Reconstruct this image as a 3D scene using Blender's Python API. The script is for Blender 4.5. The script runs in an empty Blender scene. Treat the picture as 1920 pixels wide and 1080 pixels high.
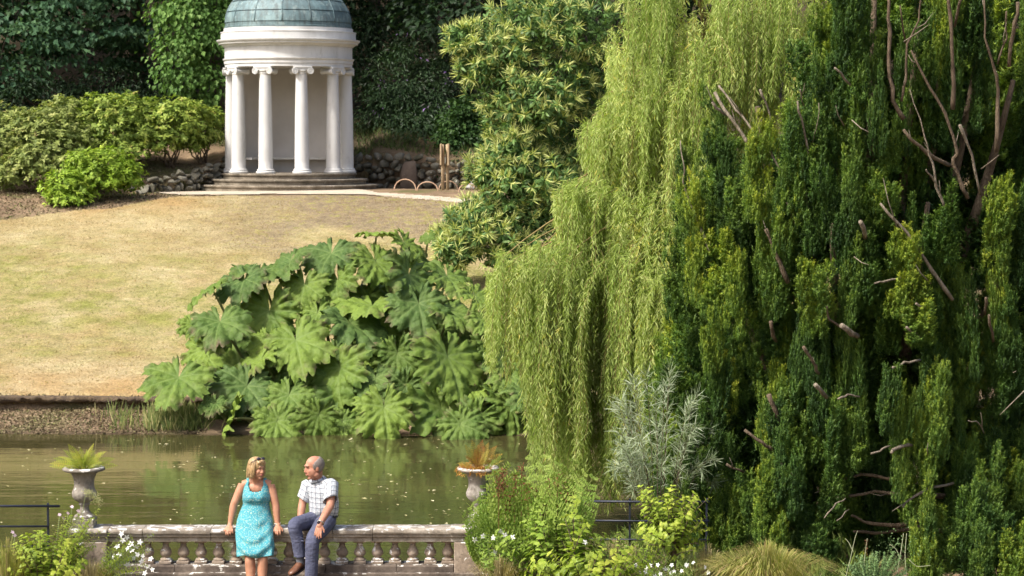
import bpy, bmesh, math, random
import numpy as np
from mathutils import Vector, Matrix

SC = bpy.context.scene
COL = SC.collection
rng = np.random.default_rng(11)
random.seed(11)
PI = math.pi

# ------------------------------------------------------------------ camera
CAMZ = 5.76
FPX = 4250.0
HOR = 260.0
PITCH = math.atan((540 - HOR) / FPX)
cam_d = bpy.data.cameras.new('camera')
cam_d.sensor_width = 36.0
cam_d.lens = 36.0 * FPX / 1920.0
cam_d.clip_start = 0.5
cam_d.clip_end = 2000.0
cam_d.dof.use_dof = True
cam_d.dof.focus_distance = 26.5
cam_d.dof.aperture_fstop = 5.0
cam = bpy.data.objects.new('camera', cam_d)
cam.location = (0, 0, CAMZ)
cam.rotation_euler = (PI / 2 - PITCH, 0, 0)
COL.objects.link(cam)
SC.camera = cam

# ------------------------------------------------------------------ sky and sun
SUN_AZ = math.radians(-128)     # clockwise from +Y (the view direction): behind the camera on the left
SUN_EL = math.radians(50)
world = bpy.data.worlds.new('World')
SC.world = world
world.use_nodes = True
wn = world.node_tree
sky = wn.nodes.new('ShaderNodeTexSky')
sky.sky_type = 'NISHITA'
sky.sun_disc = False
sky.sun_elevation = SUN_EL
sky.sun_rotation = SUN_AZ
sky.air_density = 0.8
sky.dust_density = 4.5
sky.ozone_density = 0.5
wn.links.new(sky.outputs[0], wn.nodes['Background'].inputs[0])
wn.nodes['Background'].inputs[1].default_value = 0.15
sd = bpy.data.lights.new('sun', 'SUN')
sd.energy = 3.1
sd.angle = math.radians(6.0)
sd.color = (1.0, 0.97, 0.92)
sun = bpy.data.objects.new('sun', sd)
S = Vector((math.sin(SUN_AZ) * math.cos(SUN_EL), math.cos(SUN_AZ) * math.cos(SUN_EL), math.sin(SUN_EL)))
sun.rotation_euler = (-S).to_track_quat('-Z', 'Y').to_euler()
sun.location = (-20, -20, 40)
COL.objects.link(sun)
SC.view_settings.view_transform = 'Standard'
SC.view_settings.look = 'None'
SC.view_settings.gamma = 1.0
SC.view_settings.use_curve_mapping = False
SC.view_settings.exposure = 0.88
SC.cycles.max_bounces = 5
SC.cycles.diffuse_bounces = 3
SC.cycles.adaptive_threshold = 0.02
SC.cycles.transmission_bounces = 4
SC.cycles.glossy_bounces = 3
SC.cycles.use_denoising = True


def Pt(px, py, Y):
    """World point at distance Y along the view axis that falls on pixel (px, py) of the 1920x1080 frame."""
    u = (px - 960.0) / FPX
    v = (540.0 - py) / FPX
    c, s = math.cos(PITCH), math.sin(PITCH)
    dx, dy, dz = u, c + v * s, -s + v * c
    t = Y / dy
    return Vector((dx * t, Y, CAMZ + dz * t))


# ------------------------------------------------------------------ object helpers
WL = {}


def thing(name, label, cat, loc, group=None):
    o = bpy.data.objects.new(name, None)
    o.empty_display_size = 0.2
    COL.objects.link(o)
    o.location = loc
    WL[o.name] = Vector(loc)
    o['label'] = label
    o['category'] = cat
    if group:
        o['group'] = group
    return o


def tag(o, label=None, cat=None, group=None, kind=None):
    if label: o['label'] = label
    if cat: o['category'] = cat
    if group: o['group'] = group
    if kind: o['kind'] = kind
    return o


def mesh_from(name, v, f, mat=None, smooth=True, attr=None, uv=None):
    me = bpy.data.meshes.new(name)
    v = np.asarray(v, dtype=np.float32).reshape(-1, 3)
    if isinstance(f, np.ndarray):
        k = f.shape[1]
        nf = f.shape[0]
        me.vertices.add(len(v))
        me.vertices.foreach_set('co', v.ravel())
        me.loops.add(nf * k)
        me.loops.foreach_set('vertex_index', f.astype(np.int32).ravel())
        me.polygons.add(nf)
        me.polygons.foreach_set('loop_start', np.arange(0, nf * k, k, dtype=np.int32))
        me.update(calc_edges=True)
    else:
        me.from_pydata([tuple(x) for x in v.tolist()], [], [tuple(int(i) for i in q) for q in f])
    if smooth is not None:
        me.polygons.foreach_set('use_smooth', np.full(len(me.polygons), bool(smooth)))
    if attr is not None:
        for an, av in attr.items():
            a = me.attributes.new(an, 'FLOAT', 'POINT')
            a.data.foreach_set('value', np.asarray(av, dtype=np.float32))
    if uv is not None:
        l = me.uv_layers.new(name='UVMap')
        idx = np.empty(len(me.loops), dtype=np.int32)
        me.loops.foreach_get('vertex_index', idx)
        l.data.foreach_set('uv', np.asarray(uv, dtype=np.float32)[idx].ravel())
    if mat: me.materials.append(mat)
    me.update()
    return me


def put(name, me, parent=None, loc=(0, 0, 0), rot=None, scale=None):
    """Link a mesh object; loc is in world space."""
    o = bpy.data.objects.new(name, me)
    COL.objects.link(o)
    loc = Vector(loc)
    WL[o.name] = loc
    if parent is not None:
        o.parent = parent
        loc = loc - WL[parent.name]
    o.location = loc
    if rot is not None: o.rotation_euler = rot
    if scale is not None: o.scale = scale if hasattr(scale, '__len__') else (scale,) * 3
    return o


def mk(name, vf, mat, parent=None, smooth=True, attr=None, uv=None, origin=None):
    """Mesh object from world-space vertices; its origin is its parent's or `origin`."""
    v, f = vf
    v = np.asarray(v, dtype=np.float32).reshape(-1, 3)
    org = Vector(origin) if origin is not None else (WL[parent.name] if parent is not None else Vector((0, 0, 0)))
    me = mesh_from(name, v - np.array(org, dtype=np.float32), f, mat, smooth, attr, uv)
    return put(name, me, parent, org)


def join(*vfs):
    V, Fc, n = [], [], 0
    for v, f in vfs:
        v = np.asarray(v, dtype=np.float32).reshape(-1, 3)
        V.append(v)
        Fc += [tuple(int(i) + n for i in q) for q in f]
        n += len(v)
    return np.concatenate(V), Fc


def autosmooth(o, deg=40):
    me = o.data
    bm = bmesh.new(); bm.from_mesh(me)
    a = math.radians(deg)
    for e in bm.edges:
        if len(e.link_faces) == 2 and e.calc_face_angle(0) > a: e.smooth = False
    bm.to_mesh(me); bm.free()
    return o


# ------------------------------------------------------------------ shapes
def lathe(prof, c=(0, 0, 0), n=32, a0=0.0, a1=2 * PI, closed=False):
    """Revolve (r, z) about z. Angle 0 faces the camera (-Y). closed: the profile is a closed polygon and the ends get caps."""
    full = abs(a1 - a0 - 2 * PI) < 1e-6
    m = len(prof)
    na = n if full else n + 1
    V, Fc = [], []
    for i in range(na):
        a = a0 + (a1 - a0) * i / n
        s, co = math.sin(a), -math.cos(a)
        for r, z in prof: V.append((c[0] + r * s, c[1] + r * co, c[2] + z))
    for i in range(n):
        j = (i + 1) % na
        for k in range(m if closed else m - 1):
            l = (k + 1) % m
            Fc.append((i * m + k, j * m + k, j * m + l, i * m + l))
    if closed and not full:
        Fc.append(tuple(range(m - 1, -1, -1)))
        Fc.append(tuple((na - 1) * m + k for k in range(m)))
    return np.array(V), Fc


def tube(pts, radii, n=8, cap=True):
    pts = [Vector(p) for p in pts]
    if not hasattr(radii, '__len__'): radii = [radii] * len(pts)
    V, Fc = [], []
    t = (pts[1] - pts[0]).normalized()
    u = t.orthogonal().normalized()
    for i, p in enumerate(pts):
        if i == 0: t2 = pts[1] - pts[0]
        elif i == len(pts) - 1: t2 = pts[-1] - pts[-2]
        else: t2 = pts[i + 1] - pts[i - 1]
        if t2.length < 1e-9: t2 = t
        t2 = t2.normalized()
        u = (u - t2 * u.dot(t2))
        u = u.normalized() if u.length > 1e-6 else t2.orthogonal().normalized()
        w = t2.cross(u)
        for k in range(n):
            a = 2 * PI * k / n
            V.append(p + (u * math.cos(a) + w * math.sin(a)) * radii[i])
        t = t2
    m = len(pts)
    for i in range(m - 1):
        for k in range(n):
            l = (k + 1) % n
            Fc.append((i * n + k, i * n + l, (i + 1) * n + l, (i + 1) * n + k))
    if cap:
        Fc.append(tuple(range(n - 1, -1, -1)))
        Fc.append(tuple((m - 1) * n + k for k in range(n)))
    return np.array([tuple(x) for x in V]), Fc


def loft(rings, n=24, cap=True, power=1.0):
    """rings: (centre, half axis u, half axis v)."""
    V, Fc, UV = [], [], []
    for i, (c, u, v) in enumerate(rings):
        c, u, v = Vector(c), Vector(u), Vector(v)
        for k in range(n):
            a = 2 * PI * k / n
            ca, sa = math.cos(a), math.sin(a)
            ca = math.copysign(abs(ca) ** power, ca); sa = math.copysign(abs(sa) ** power, sa)
            V.append(tuple(c + u * ca + v * sa))
    m = len(rings)
    for i in range(m - 1):
        for k in range(n):
            l = (k + 1) % n
            Fc.append((i * n + k, i * n + l, (i + 1) * n + l, (i + 1) * n + k))
    if cap:
        Fc.append(tuple(range(n - 1, -1, -1)))
        Fc.append(tuple((m - 1) * n + k for k in range(n)))
    return np.array(V), Fc


def ellip(c, r, rot=None, nu=16, nv=10):
    M = Matrix.Identity(3) if rot is None else rot
    V, Fc = [], []
    c = Vector(c)
    V.append(tuple(c + M @ Vector((0, 0, r[2]))))
    for i in range(1, nv):
        th = PI * i / nv
        for k in range(nu):
            a = 2 * PI * k / nu
            V.append(tuple(c + M @ Vector((r[0] * math.sin(th) * math.cos(a), r[1] * math.sin(th) * math.sin(a), r[2] * math.cos(th)))))
    V.append(tuple(c + M @ Vector((0, 0, -r[2]))))
    for k in range(nu): Fc.append((0, 1 + k, 1 + (k + 1) % nu))
    for i in range(nv - 2):
        for k in range(nu):
            a, b = 1 + i * nu + k, 1 + i * nu + (k + 1) % nu
            Fc.append((a, a + nu, b + nu, b))
    e = len(V) - 1
    for k in range(nu): Fc.append((e, 1 + (nv - 2) * nu + (k + 1) % nu, 1 + (nv - 2) * nu + k))
    return np.array(V), Fc


def box(c, s, bev=0.0, rot=None):
    bm = bmesh.new()
    bmesh.ops.create_cube(bm, size=1.0)
    for v in bm.verts: v.co = Vector((v.co.x * s[0], v.co.y * s[1], v.co.z * s[2]))
    if bev > 0: bmesh.ops.bevel(bm, geom=bm.edges[:], offset=bev, segments=2, profile=0.5, affect='EDGES')
    bm.verts.index_update()
    M = rot if rot is not None else Matrix.Identity(3)
    V = np.array([tuple(M @ v.co + Vector(c)) for v in bm.verts])
    Fc = [tuple(v.index for v in f.verts) for f in bm.faces]
    bm.free()
    return V, Fc


def extrude_x(prof, x0, x1, jitter=0.0, n=1):
    """prof: closed polygon (y, z), counter-clockwise seen from +x."""
    m = len(prof)
    V, Fc = [], []
    for i in range(n + 1):
        x = x0 + (x1 - x0) * i / n
        for y, z in prof: V.append((x, y + random.uniform(-jitter, jitter), z + random.uniform(-jitter, jitter)))
    for i in range(n):
        for k in range(m):
            l = (k + 1) % m
            Fc.append((i * m + k, i * m + l, (i + 1) * m + l, (i + 1) * m + k))
    Fc.append(tuple(range(m - 1, -1, -1)))
    Fc.append(tuple(n * m + k for k in range(m)))
    return np.array(V), Fc


def vnoise(x, y, seed=0):
    """Cheap smooth 2D noise, about -1..1."""
    r = np.random.default_rng(seed)
    t = np.zeros(np.broadcast(x, y).shape)
    for k in range(6):
        a = r.uniform(0, 2 * PI); fq = r.uniform(0.6, 1.9); ph = r.uniform(0, 7)
        t = t + np.sin((np.cos(a) * x + np.sin(a) * y) * fq * 2.2 + ph)
    return t / 3.4


# ------------------------------------------------------------------ materials
def srgb(r, g, b):
    f = lambda c: ((c / 255 + 0.055) / 1.055) ** 2.4 if c > 10 else c / 255 / 12.92
    return (f(r), f(g), f(b))


class NT:
    def __init__(self, name):
        self.m = bpy.data.materials.new(name)
        self.m.use_nodes = True
        self.t = self.m.node_tree
        self.b = self.t.nodes['Principled BSDF']
        self.out = self.t.nodes['Material Output']

    def n(self, typ, props=None, **ins):
        nd = self.t.nodes.new('ShaderNode' + typ)
        for k, v in (props or {}).items(): setattr(nd, k, v)
        for k, v in ins.items():
            self.set(nd, k, v)
        return nd

    def set(self, nd, k, v):
        if k.startswith('i') and k[1:].isdigit(): s = nd.inputs[int(k[1:])]
        else: s = nd.inputs[k.replace('_', ' ')]
        if isinstance(v, bpy.types.NodeSocket): self.t.links.new(v, s)
        elif isinstance(v, tuple) and s.type == 'RGBA' and len(v) == 3: s.default_value = (*v, 1)
        else: s.default_value = v

    def P(self, **k):
        for a, v in k.items(): self.set(self.b, a, v)

    def pos(self, obj=False):
        if obj: return self.n('TexCoord').outputs['Object']
        return self.n('NewGeometry').outputs['Position']

    def mapping(self, vec, scale=(1, 1, 1), loc=(0, 0, 0)):
        return self.n('Mapping', None, Vector=vec, Scale=scale, Location=loc).outputs[0]

    def noise(self, vec, scale, detail=4, rough=0.55, dist=0.0):
        return self.n('TexNoise', None, Vector=vec, Scale=scale, Detail=detail, Roughness=rough, Distortion=dist).outputs['Fac']

    def ramp(self, fac, stops, interp='LINEAR'):
        nd = self.n('ValToRGB', None, Fac=fac)
        cr = nd.color_ramp
        cr.interpolation = interp
        while len(cr.elements) < len(stops): cr.elements.new(0.5)
        for e, (p, c) in zip(cr.elements, stops):
            e.position = p
            e.color = (*c, 1) if hasattr(c, '__len__') else (c, c, c, 1)
        return nd.outputs[0]

    def mix(self, fac, a, b, mode='MIX'):
        nd = self.n('Mix', {'data_type': 'RGBA', 'blend_type': mode})
        self.set(nd, 'i0', fac)
        for i, v in ((6, a), (7, b)):
            s = nd.inputs[i]
            if isinstance(v, bpy.types.NodeSocket): self.t.links.new(v, s)
            else: s.default_value = (*v, 1) if hasattr(v, '__len__') else (v, v, v, 1)
        return nd.outputs[2]

    def math(self, op, a, b=0.0, clamp=False):
        nd = self.n('Math', {'operation': op, 'use_clamp': clamp})
        self.set(nd, 'i0', a); self.set(nd, 'i1', b)
        return nd.outputs[0]

    def bump(self, h, strength=0.5, dist=0.02):
        nd = self.n('Bump', None, Height=h, Strength=strength, Distance=dist)
        self.t.links.new(nd.outputs[0], self.b.inputs['Normal'])
        return nd.outputs[0]


def leafmat(name, stops, trans=0.35, rough=0.55, spec=0.15, objvar=0.0, patch=0.25, attr='rnd', tint=(1.15, 1.25, 0.55)):
    """Leaf: colour from the per-leaf value `rnd`, some patchiness over the plant, light passing through."""
    t = NT(name)
    a = t.n('Attribute', {'attribute_name': attr}).outputs['Fac']
    if objvar:
        r = t.n('ObjectInfo').outputs['Random']
        a = t.math('ADD', a, t.math('MULTIPLY', t.math('SUBTRACT', r, 0.5), objvar), True)
    c = t.ramp(a, stops)
    nz = t.noise(t.pos(), 1.6, 3)
    c = t.mix(1.0, c, t.ramp(nz, [(0.3, 1 - patch), (0.7, 1 + patch)]), 'MULTIPLY')
    t.P(Base_Color=c, Roughness=rough)
    t.b.inputs['Specular IOR Level'].default_value = min(spec, 0.2)
    if trans > 0:
        tr = t.n('BsdfTranslucent', None, Color=t.mix(1.0, c, tint, 'MULTIPLY'))
        mx = t.n('MixShader', None, i0=trans)
        t.t.links.new(t.b.outputs[0], mx.inputs[1])
        t.t.links.new(tr.outputs[0], mx.inputs[2])
        t.t.links.new(mx.outputs[0], t.out.inputs[0])
    return t.m


def barkmat(name, c1, c2, scale=6.0, stretch=0.25, rough=0.9, bump=0.5):
    t = NT(name)
    p = t.mapping(t.pos(), (1, 1, stretch))
    nz = t.noise(p, scale, 6, 0.65)
    c = t.ramp(nz, [(0.3, c1), (0.7, c2)])
    t.P(Base_Color=c, Roughness=rough)
    t.b.inputs['Specular IOR Level'].default_value = 0.15
    t.bump(t.noise(p, scale * 3, 5), bump, 0.03)
    return t.m


def stonemat(name, c_dark, c_mid, c_light, lichen=0.62, lichen_col=(0.62, 0.6, 0.54), scale=3.0, bump=0.5, toponly=True):
    t = NT(name)
    p = t.pos()
    big = t.noise(p, scale, 5, 0.6)
    fine = t.noise(p, scale * 9, 5, 0.65)
    c = t.ramp(big, [(0.3, c_dark), (0.52, c_mid), (0.75, c_light)])
    c = t.mix(0.45, c, t.mix(1.0, c, t.ramp(fine, [(0.3, 0.45), (0.7, 1.5)]), 'MULTIPLY'))
    # dark specks and pale lichen crusts
    sp = t.noise(p, scale * 16, 3)
    c = t.mix(t.ramp(sp, [(0.60, 0.0), (0.70, 0.55)]), c, (0.03, 0.028, 0.024))
    nz = t.math('ADD', t.noise(p, scale * 2.1, 6, 0.68, 0.4), t.math('MULTIPLY', t.noise(p, scale * 14, 3), 0.12))
    if toponly:
        gz = t.n('SeparateXYZ', None, Vector=t.n('NewGeometry').outputs['Normal']).outputs[2]
        nz = t.math('ADD', nz, t.math('MULTIPLY', gz, 0.10))
    lk = t.ramp(nz, [(lichen, 0.0), (lichen + 0.035, 1.0)])
    c = t.mix(lk, c, lichen_col)
    t.P(Base_Color=c, Roughness=0.92)
    t.b.inputs['Specular IOR Level'].default_value = 0.15
    t.bump(t.math('ADD', fine, t.math('MULTIPLY', lk, 0.15)), bump, 0.012)
    return t.m
# ================================================================== ground
def Ys(X): return 43.95 + 0.18 * vnoise(X * 0.5, 0 * X, 3) + 0.07 * vnoise(X * 2.6, 0 * X, 4)
def Yled(X): return 45.85 + 0.16 * vnoise(X * 0.45, 0 * X, 5) + 0.05 * vnoise(X * 2.2, 0 * X, 6)
def Xr(Y): return 0.50 + 0.25 * vnoise(Y * 0.35, 0 * Y, 8) + 1.9 * np.clip((Y - 28.5) / 7.0, 0, 1)
LAWN_Y = [43, 45.8, 50, 55, 60, 63, 65, 66.2, 400]
LAWN_Z = [0.2, 0.50, 1.28, 2.25, 3.17, 3.76, 4.10, 4.21, 4.21]
WALL_X = [-60, -14, -11.0, -8.75, -8.55, -4.6, -4.4, -1.2, 1.5, 60]
WALL_Y = [69, 68, 66.2, 69.3, 71.6, 71.6, 70.7, 70.5, 70.0, 70.0]
WALL_H = [0.0, 0.05, 0.22, 0.85, 1.0, 1.0, 1.0, 0.95, 0.5, 0.3]


def height(X, Y):
    X = np.asarray(X, float); Y = np.asarray(Y, float)
    s = Y - Ys(X)
    strip = np.clip(s, 0, 2.2) * 0.15
    lawn = np.interp(Y, LAWN_Y, LAWN_Z) + 0.05 * vnoise(X * 0.3, Y * 0.3, 12)
    led = np.clip((Y - Yled(X) - 0.08) / 0.08, 0, 1)
    far = np.where(s > 0, strip * (1 - led) + lawn * led, 0)
    wy = np.interp(X, WALL_X, WALL_Y)
    d = Y - wy
    rise = np.clip(d / 0.12, 0, 1) * np.interp(X, WALL_X, WALL_H) + np.clip(d - 0.1, 0, 12) * 0.27 + np.clip(d - 12, 0, 60) * 0.5 + np.clip(d - 72, 0, 900) * 0.02
    far = far + np.where(d > 0, rise + 0.08 * vnoise(X * 0.8, Y * 0.8, 15), 0)
    right = np.clip((X - Xr(Y)) / 2.6, 0, 1)
    right = right * right * (3 - 2 * right) * 0.50 + np.clip(X - Xr(Y), 0, 0.5) * 0.3
    right = right + np.clip(X - 5, 0, 30) * 0.05 + 0.04 * vnoise(X * 1.3, Y * 1.3, 21)
    near = np.where(Y < 25.2, 0.78 + 0.03 * vnoise(X, Y, 22) * (np.abs(X + 2.5) > 2.3), 0)
    near = near + np.where(Y < 21, (21 - Y) * 0.12, 0)
    land = np.maximum(np.maximum(far, np.where(X > Xr(Y), right, 0)), near)
    pond = np.minimum(np.minimum(Y - 25.2, Ys(X) - Y), Xr(Y) - X)
    return np.where(pond > 0, -np.clip(pond * 0.5, 0, 0.7) - 0.03, land)


def axis(segs):
    out = []
    for a, b, st in segs: out += list(np.arange(a, b - 1e-6, st))
    out.append(segs[-1][1])
    return np.array(out)


def sheet(name, xs, ys, lift, mat, mask=None, zfun=height):
    GX, GY = np.meshgrid(xs, ys)
    w = np.interp(GY, [44.6, 45.6, 46.4, 47.6], [0, 1, 1, 0])       # grid lines follow the eroded edge
    GY = GY + w * (Yled(GX) - 45.85)
    Z = zfun(GX, GY) + lift
    V = np.stack([GX, GY, Z], -1).reshape(-1, 3)
    nx, ny = len(xs), len(ys)
    i = np.arange(nx - 1)[None, :] + np.arange(ny - 1)[:, None] * nx
    Fq = np.stack([i, i + 1, i + nx + 1, i + nx], -1).reshape(-1, 4)
    if mask is not None:
        cx = V[Fq].mean(1)
        Fq = Fq[mask(cx[:, 0], cx[:, 1])]
        used, inv = np.unique(Fq, return_inverse=True)
        V = V[used]; Fq = inv.reshape(-1, 4)
    o = mk(name, (V, Fq), mat)
    o['kind'] = 'structure'
    return o


def lawn_mask(X, Y):
    crest = np.interp(X, [-16, -14, -11.2, -9.6, -1.5, 6, 12], [61.2, 61.7, 63.2, 65.2, 65.0, 62.5, 62]) + 0.16 * vnoise(X * 1.6, Y * 0.1, 31)
    return (Y > Yled(X) + 0.10) & (Y < crest)


def path_mask(X, Y):
    n = 0.10 * vnoise(X * 1.4, Y * 1.4, 33)
    c0 = np.interp(X, [-10.6, -9.6, -4.2, -1.5, 1.0], [66.4, 65.55, 65.35, 64.1, 62.9])
    c1 = np.interp(X, [-10.6, -9.6, -4.6, -3.9, -1.5, 1.0], [66.5, 67.4, 67.4, 65.9, 64.75, 63.6])
    return (Y > c0 + n) & (Y < c1 + n) & (X > -10.5) & (X < 1.0)


# soil, leaf litter, pond bed
t = NT('soil')
p = t.pos()
nz = t.noise(p, 1.1, 6, 0.6)
c = t.ramp(nz, [(0.30, (0.10, 0.065, 0.04)), (0.5, (0.21, 0.145, 0.09)), (0.72, (0.30, 0.22, 0.13))])
c = t.mix(t.ramp(t.noise(p, 17, 4, 0.7), [(0.52, 0.0), (0.66, 0.8)]), c, (0.33, 0.24, 0.14))
c = t.mix(t.ramp(t.noise(p, 0.8, 5), [(0.52, 0.0), (0.62, 0.7)]), c, (0.10, 0.11, 0.035))
sep = t.n('SeparateXYZ', None, Vector=p)
# wet dark mud close to and below the water line
wet = t.ramp(t.math('ADD', sep.outputs[2], t.math('MULTIPLY', t.noise(p, 5, 3), 0.06)), [(0.02, 0.0), (0.10, 1.0)])
c = t.mix(wet, (0.05, 0.036, 0.022), c)
# woodland floor behind the retaining wall is darker leaf mould
wood = t.ramp(t.math('MULTIPLY', t.math('SUBTRACT', sep.outputs[1], 68.0), 0.1), [(0.2, 0.0), (0.4, 1.0)])
c = t.mix(wood, c, t.ramp(nz, [(0.3, (0.035, 0.03, 0.016)), (0.7, (0.08, 0.06, 0.035))]))
t.P(Base_Color=c, Roughness=0.95)
t.b.inputs['Specular IOR Level'].default_value = 0.1
t.bump(t.noise(p, 14, 6, 0.7), 0.9, 0.06)
M_soil = t.m

xs = axis([(-400, -60, 40), (-60, -18, 3), (-18, 12, 0.22), (12, 60, 3), (60, 400, 40)])
ys = axis([(-60, 0, 20), (0, 20, 2), (20, 25, 0.5), (25, 25.4, 0.2), (25.4, 43, 0.5), (43, 47, 0.08), (47, 66, 0.4), (66, 74, 0.12), (74, 95, 0.8), (95, 200, 12), (200, 900, 100)])
sheet('ground', xs, ys, 0.0, M_soil)

# dry summer lawn: straw with greener bands
t = NT('dry_lawn')
p = t.pos()
sp = t.mapping(p, (0.8, 0.8, 0.8))
sep = t.n('SeparateXYZ', None, Vector=p)
yy = sep.outputs[1]
wob = t.math('MULTIPLY', t.math('SUBTRACT', t.noise(sp, 0.35, 5, 0.6), 0.5), 20.0)
yb = t.math('MULTIPLY', t.math('SUBTRACT', t.math('ADD', yy, wob), 45.0), 0.05)
straw = t.ramp(t.noise(sp, 0.9, 6, 0.65), [(0.28, (0.27, 0.19, 0.085)), (0.5, (0.37, 0.29, 0.15)), (0.72, (0.46, 0.385, 0.22))])
green = t.ramp(t.noise(sp, 2.2, 5, 0.65), [(0.3, (0.155, 0.165, 0.035)), (0.7, (0.27, 0.26, 0.075))])
band = t.ramp(yb, [(0.10, 0.0), (0.22, 0.75), (0.46, 1.0), (0.62, 0.45), (0.80, 0.25)])
pat = t.ramp(t.noise(sp, 1.3, 6, 0.7), [(0.38, 0.15), (0.62, 1.0)])
c = t.mix(t.math('MULTIPLY', band, pat), straw, green)
orange = t.ramp(t.noise(sp, 0.6, 4), [(0.45, 0.0), (0.65, 0.75)])
lowhi = t.ramp(yb, [(0.0, 1.0), (0.22, 0.5), (0.40, 0.0), (0.80, 0.0), (0.95, 0.8)])
c = t.mix(t.math('MULTIPLY', orange, lowhi), c, (0.34, 0.21, 0.085))
# worn earth to the right of the crest
xx = sep.outputs[0]
worn = t.math('MULTIPLY', t.ramp(t.math('ADD', t.math('MULTIPLY', xx, 0.08), 0.95), [(0.22, 0.0), (0.50, 1.0)]), t.ramp(yb, [(0.62, 0.0), (0.78, 1.0)]))
wcol = t.ramp(t.noise(p, 3.2, 6, 0.75), [(0.36, (0.15, 0.115, 0.075)), (0.52, (0.24, 0.185, 0.12)), (0.60, (0.23, 0.22, 0.06)), (0.75, (0.27, 0.25, 0.08))])
c = t.mix(t.math('MULTIPLY', worn, 0.85), c, wcol)
blade = t.noise(t.mapping(p, (1, 0.55, 1)), 22, 5, 0.8)
c = t.mix(1.0, c, t.ramp(t.noise(sp, 4.5, 6, 0.75), [(0.3, 0.78), (0.7, 1.2)]), 'MULTIPLY')
c = t.mix(1.0, c, t.ramp(blade, [(0.30, 0.55), (0.70, 1.45)]), 'MULTIPLY')
t.P(Base_Color=c, Roughness=0.95)
t.b.inputs['Specular IOR Level'].default_value = 0.1
t.bump(blade, 0.8, 0.06)
M_lawn = t.m
sheet('lawn', axis([(-17, 9, 0.13)]), axis([(45.965, 66.5, 0.13)]), 0.025, M_lawn, lawn_mask)

t = NT('gravel_path')
p = t.pos()
c = t.ramp(t.noise(p, 2.5, 5, 0.6), [(0.3, (0.36, 0.30, 0.215)), (0.7, (0.51, 0.43, 0.325))])
c = t.mix(1.0, c, t.ramp(t.noise(p, 45, 3), [(0.3, 0.75), (0.7, 1.15)]), 'MULTIPLY')
t.P(Base_Color=c, Roughness=0.95)
t.bump(t.noise(p, 50, 3), 0.6, 0.02)
sheet('path', axis([(-11, 1.5, 0.12)]), axis([(62, 68.2, 0.12)]), 0.03, t.m, path_mask)

# turf lip hanging over the eroded bank edge
tx_ = np.arange(-17, 4, 0.05)
rows_ = []
for k_, (dy_, dz_) in enumerate([(0.12, 0.028), (-0.03, 0.03), (-0.10, 0.005), (-0.11, -0.05), (-0.03, -0.09), (0.12, -0.06)]):
    jy = 0.035 * vnoise(tx_ * 3.1, 0 * tx_ + k_, 41) + 0.02 * vnoise(tx_ * 11, 0 * tx_ + k_, 42)
    jz = (0.035 * vnoise(tx_ * 4.3, 0 * tx_ + k_ * 2, 43) + 0.02 * vnoise(tx_ * 13, 0 * tx_, 44)) if 2 <= k_ <= 4 else 0 * tx_
    rows_.append(np.stack([tx_, Yled(tx_) + dy_ + (jy if k_ else 0), np.interp(Yled(tx_) + 0.12, LAWN_Y, LAWN_Z) + 0.05 * vnoise(tx_ * 0.3, (Yled(tx_) + .12) * 0.3, 12) + dz_ + jz], 1))
tv_ = np.concatenate(rows_); nx_ = len(tx_)
ti_ = np.arange(nx_ - 1)[None] + np.arange(5)[:, None] * nx_
t = NT('turf_edge')
p = t.pos()
t.P(Base_Color=t.ramp(t.noise(p, 9, 5, 0.7), [(0.35, (0.045, 0.03, 0.018)), (0.6, (0.11, 0.075, 0.04)), (0.75, (0.22, 0.16, 0.08))]), Roughness=0.95)
t.bump(t.noise(p, 22, 5), 1.0, 0.04)
o = mk('turf_edge', (tv_, np.stack([ti_, ti_ + nx_, ti_ + nx_ + 1, ti_ + 1], -1).reshape(-1, 4)), t.m)
o['kind'] = 'structure'

# pond
t = NT('pond_water')
p = t.pos()
rip = t.noise(t.mapping(p, (0.30, 1.0, 1.0)), 5.5, 4, 0.5)
rip2 = t.noise(t.mapping(p, (0.10, 0.6, 1.0)), 1.6, 3, 0.5)
patch = t.ramp(t.noise(t.mapping(p, (0.10, 0.45, 1)), 0.8, 3), [(0.40, 0.25), (0.62, 1.0)])
c = t.ramp(t.noise(p, 0.25, 3), [(0.35, (0.040, 0.038, 0.014)), (0.65, (0.062, 0.054, 0.020))])
t.P(Base_Color=c, Roughness=0.05, IOR=1.33)
t.b.inputs['Specular IOR Level'].default_value = 0.5
h = t.math('ADD', t.math('MULTIPLY', rip, t.math('MULTIPLY', patch, 0.45)), rip2)
t.bump(h, 0.24, 0.05)
wv = [(-70, 25.2, 0), (4.5, 25.2, 0), (4.5, 45.2, 0), (-70, 45.2, 0)]
o = mk('pond_water', (wv, [(0, 1, 2, 3)]), t.m)
o['kind'] = 'structure'

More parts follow.
